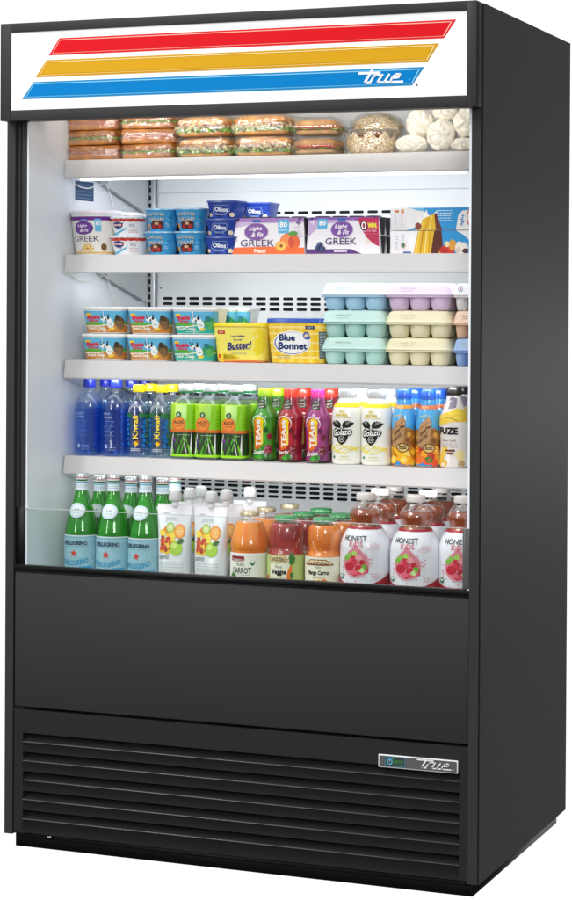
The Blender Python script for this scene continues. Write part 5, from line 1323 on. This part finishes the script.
stock('tub_28', K_tub_28, (0.2167, 0.262, 1.5228), 'upper white yogurt cup with strawberries', 'small white yogurt cups', -0.037)
K_tub_29 = lambda s: tub('dessert_cup',s,'yogurt cup',.032,.0415,.032,.0415,.0319,.058,.003,mat('sky_cup','3f9fd6',.3),mat('silver_blue_lid','9cc4de',.3,metal=.3),almond_art)
stock('tub_29', K_tub_29, (0.3081, 0.258, 1.4744), 'lower left front sky blue dessert cup', 'sky blue dessert cups', -0.077)
stock('tub_29', K_tub_29, (0.3141, 0.346, 1.4744), 'lower sky blue dessert cup behind the left front pair', 'sky blue dessert cups', -0.035)
stock('tub_29', K_tub_29, (0.3081, 0.258, 1.5328), 'upper left front sky blue dessert cup', 'sky blue dessert cups', 0.014)
stock('tub_29', K_tub_29, (0.3141, 0.346, 1.5328), 'upper sky blue dessert cup behind the left front pair', 'sky blue dessert cups', 0.010)
stock('tub_29', K_tub_29, (0.3901, 0.258, 1.4744), 'lower right front sky blue dessert cup', 'sky blue dessert cups', 0.021)
stock('tub_29', K_tub_29, (0.3961, 0.346, 1.4744), 'lower sky blue dessert cup behind the right front pair', 'sky blue dessert cups', -0.077)
stock('tub_29', K_tub_29, (0.3901, 0.258, 1.5328), 'upper right front sky blue dessert cup', 'sky blue dessert cups', 0.059)
stock('tub_29', K_tub_29, (0.3961, 0.346, 1.5328), 'upper sky blue dessert cup behind the right front pair', 'sky blue dessert cups', -0.060)
K_tub_30 = lambda s: tub('yogurt_cup',s,'yogurt cup',.034,.0400,.034,.0400,.012,.0445,.003,mat('navy_cup','24409e',.3),mat('navy_lid','33509f',.3,coat=.3),navy_art)
stock('tub_30', K_tub_30, (0.4784, 0.262, 1.4744), 'lowest dark blue yogurt cup of the front stack', 'dark blue yogurt cups', 0.001)
stock('tub_30', K_tub_30, (0.4794, 0.262, 1.5192), 'middle dark blue yogurt cup of the front stack', 'dark blue yogurt cups', -0.005)
stock('tub_30', K_tub_30, (0.4824, 0.262, 1.564), 'topmost dark blue yogurt cup of the front stack', 'dark blue yogurt cups', 0.009)
stock('tub_30', K_tub_30, (0.5348, 0.352, 1.4744), 'lowest dark blue yogurt cup behind the peach multipack', 'dark blue yogurt cups', 0.014)
stock('tub_30', K_tub_30, (0.5348, 0.352, 1.5184), 'middle dark blue yogurt cup behind the peach multipack', 'dark blue yogurt cups', -0.009)
stock('tub_30', K_tub_30, (0.5348, 0.352, 1.5624), 'topmost dark blue yogurt cup behind the peach multipack', 'dark blue yogurt cups', -0.001)
K_multipack_31 = lambda s: multipack(s, 0)
stock('multipack_31', K_multipack_31, (0.606, 0.275, 1.4744), 'white and purple yogurt multipack with a peach and orange band')
K_multipack_32 = lambda s: multipack(s, 1)
stock('multipack_32', K_multipack_32, (0.8026, 0.275, 1.4744), 'white and purple yogurt multipack with blueberries and magenta corner')
K_cake_carton_33 = lambda s: cake_carton_full(s, .0555,'lower')
stock('cake_carton_33', K_cake_carton_33, (1.0407, 0.287, 1.4744), 'lower blue and white carton, cut cake and fruit on its front')
K_cake_carton_34 = lambda s: cake_carton_full(s, .0555,'upper')
stock('cake_carton_34', K_cake_carton_34, (1.0407, 0.287, 1.5301), 'upper blue and white carton with light lettering and cream splash')
K_toast_sandwich_35 = lambda s: toast_sandwich(s, 1,0)
stock('toast_sandwich_35', K_toast_sandwich_35, (0.1261, 0.272, 1.7164), 'lowest wrapped toast sandwich of the left stack', 'wrapped toast sandwiches', 0.023)
K_toast_sandwich_36 = lambda s: toast_sandwich(s, 4,1)
stock('toast_sandwich_36', K_toast_sandwich_36, (0.1211, 0.272, 1.7542), 'middle wrapped toast sandwich of the left stack', 'wrapped toast sandwiches', -0.114)
K_toast_sandwich_37 = lambda s: toast_sandwich(s, 7,0)
stock('toast_sandwich_37', K_toast_sandwich_37, (0.1251, 0.272, 1.792), 'topmost wrapped toast sandwich of the left stack', 'wrapped toast sandwiches', -0.025)
K_toast_sandwich_38 = lambda s: toast_sandwich(s, 8,1)
stock('toast_sandwich_38', K_toast_sandwich_38, (0.2814, 0.272, 1.7164), 'lowest wrapped toast sandwich of the second stack', 'wrapped toast sandwiches', -0.098)
K_toast_sandwich_39 = lambda s: toast_sandwich(s, 11,0)
stock('toast_sandwich_39', K_toast_sandwich_39, (0.2764, 0.272, 1.7542), 'middle wrapped toast sandwich of the second stack', 'wrapped toast sandwiches', 0.127)
K_toast_sandwich_40 = lambda s: toast_sandwich(s, 14,1)
stock('toast_sandwich_40', K_toast_sandwich_40, (0.2804, 0.272, 1.792), 'topmost wrapped toast sandwich of the second stack', 'wrapped toast sandwiches', -0.073)
K_ciabatta_41 = lambda s: ciabatta(s, 21)
stock('ciabatta_41', K_ciabatta_41, (0.4336, 0.272, 1.7164), 'lower wrapped ciabatta sandwich of the left pair', 'wrapped ciabatta sandwiches', -0.045)
K_ciabatta_42 = lambda s: ciabatta(s, 23)
stock('ciabatta_42', K_ciabatta_42, (0.4286, 0.272, 1.7689), 'upper wrapped ciabatta sandwich of the left pair', 'wrapped ciabatta sandwiches', -0.096)
K_ciabatta_43 = lambda s: ciabatta(s, 26)
stock('ciabatta_43', K_ciabatta_43, (0.5889, 0.272, 1.7164), 'lower wrapped ciabatta sandwich of the right pair', 'wrapped ciabatta sandwiches', 0.077)
K_ciabatta_44 = lambda s: ciabatta(s, 28)
stock('ciabatta_44', K_ciabatta_44, (0.5839, 0.272, 1.7689), 'upper wrapped ciabatta sandwich of the right pair', 'wrapped ciabatta sandwiches', -0.084)
K_clamshell_45 = lambda s: clamshell(s, 41)
stock('clamshell_45', K_clamshell_45, (0.7251, 0.275, 1.7164), 'lower sandwich bun in a clear plastic box', 'boxed sandwich buns', -0.080)
K_clamshell_46 = lambda s: clamshell(s, 42)
stock('clamshell_46', K_clamshell_46, (0.7251, 0.275, 1.7636), 'upper sandwich bun in a clear plastic box', 'boxed sandwich buns', 0.049)
K_pastry_cup_47 = pastry_cup
stock('pastry_cup_47', K_pastry_cup_47, (0.8603, 0.275, 1.7164), 'round seeded pastry with zigzag rim and brown filling', None, -0.021)
K_seeded_loaf_48 = seeded_loaf
stock('seeded_loaf_48', K_seeded_loaf_48, (0.8504, 0.345, 1.7504), 'seeded loaf in a clear bag above the zigzag pastry', None, 0.075)
K_wrapped_bun_49 = lambda s: wrapped_bun(s, 0.042,0.0235,3)
stock('wrapped_bun_49', K_wrapped_bun_49, (0.9665, 0.262, 1.7164), 'low paper wrapped bun beside the zigzag pastry', 'paper wrapped buns', -0.031)
K_wrapped_bun_50 = lambda s: wrapped_bun(s, 0.037,0.04,5)
stock('wrapped_bun_50', K_wrapped_bun_50, (1.0411, 0.265, 1.7194), 'largest paper wrapped bun in the middle of the heap', 'paper wrapped buns', 0.088)
K_wrapped_bun_51 = lambda s: wrapped_bun(s, 0.035,0.036,8)
stock('wrapped_bun_51', K_wrapped_bun_51, (0.9844, 0.275, 1.7539), 'upper left paper wrapped bun resting on the low one', 'paper wrapped buns', -0.040)
K_wrapped_bun_52 = lambda s: wrapped_bun(s, 0.033,0.025,12)
stock('wrapped_bun_52', K_wrapped_bun_52, (1.0459, 0.285, 1.7944), 'topmost paper wrapped bun under the sign header', 'paper wrapped buns', -0.072)
K_wrapped_bun_53 = lambda s: wrapped_bun(s, 0.033,0.038,15)
stock('wrapped_bun_53', K_wrapped_bun_53, (1.1015, 0.275, 1.7504), 'paper wrapped bun high against the right frame', 'paper wrapped buns', 0.064)
K_wrapped_bun_54 = lambda s: wrapped_bun(s, 0.034,0.0185,17)
stock('wrapped_bun_54', K_wrapped_bun_54, (1.1024, 0.262, 1.7164), 'small paper wrapped bun low at the right frame', 'paper wrapped buns', 0.026)
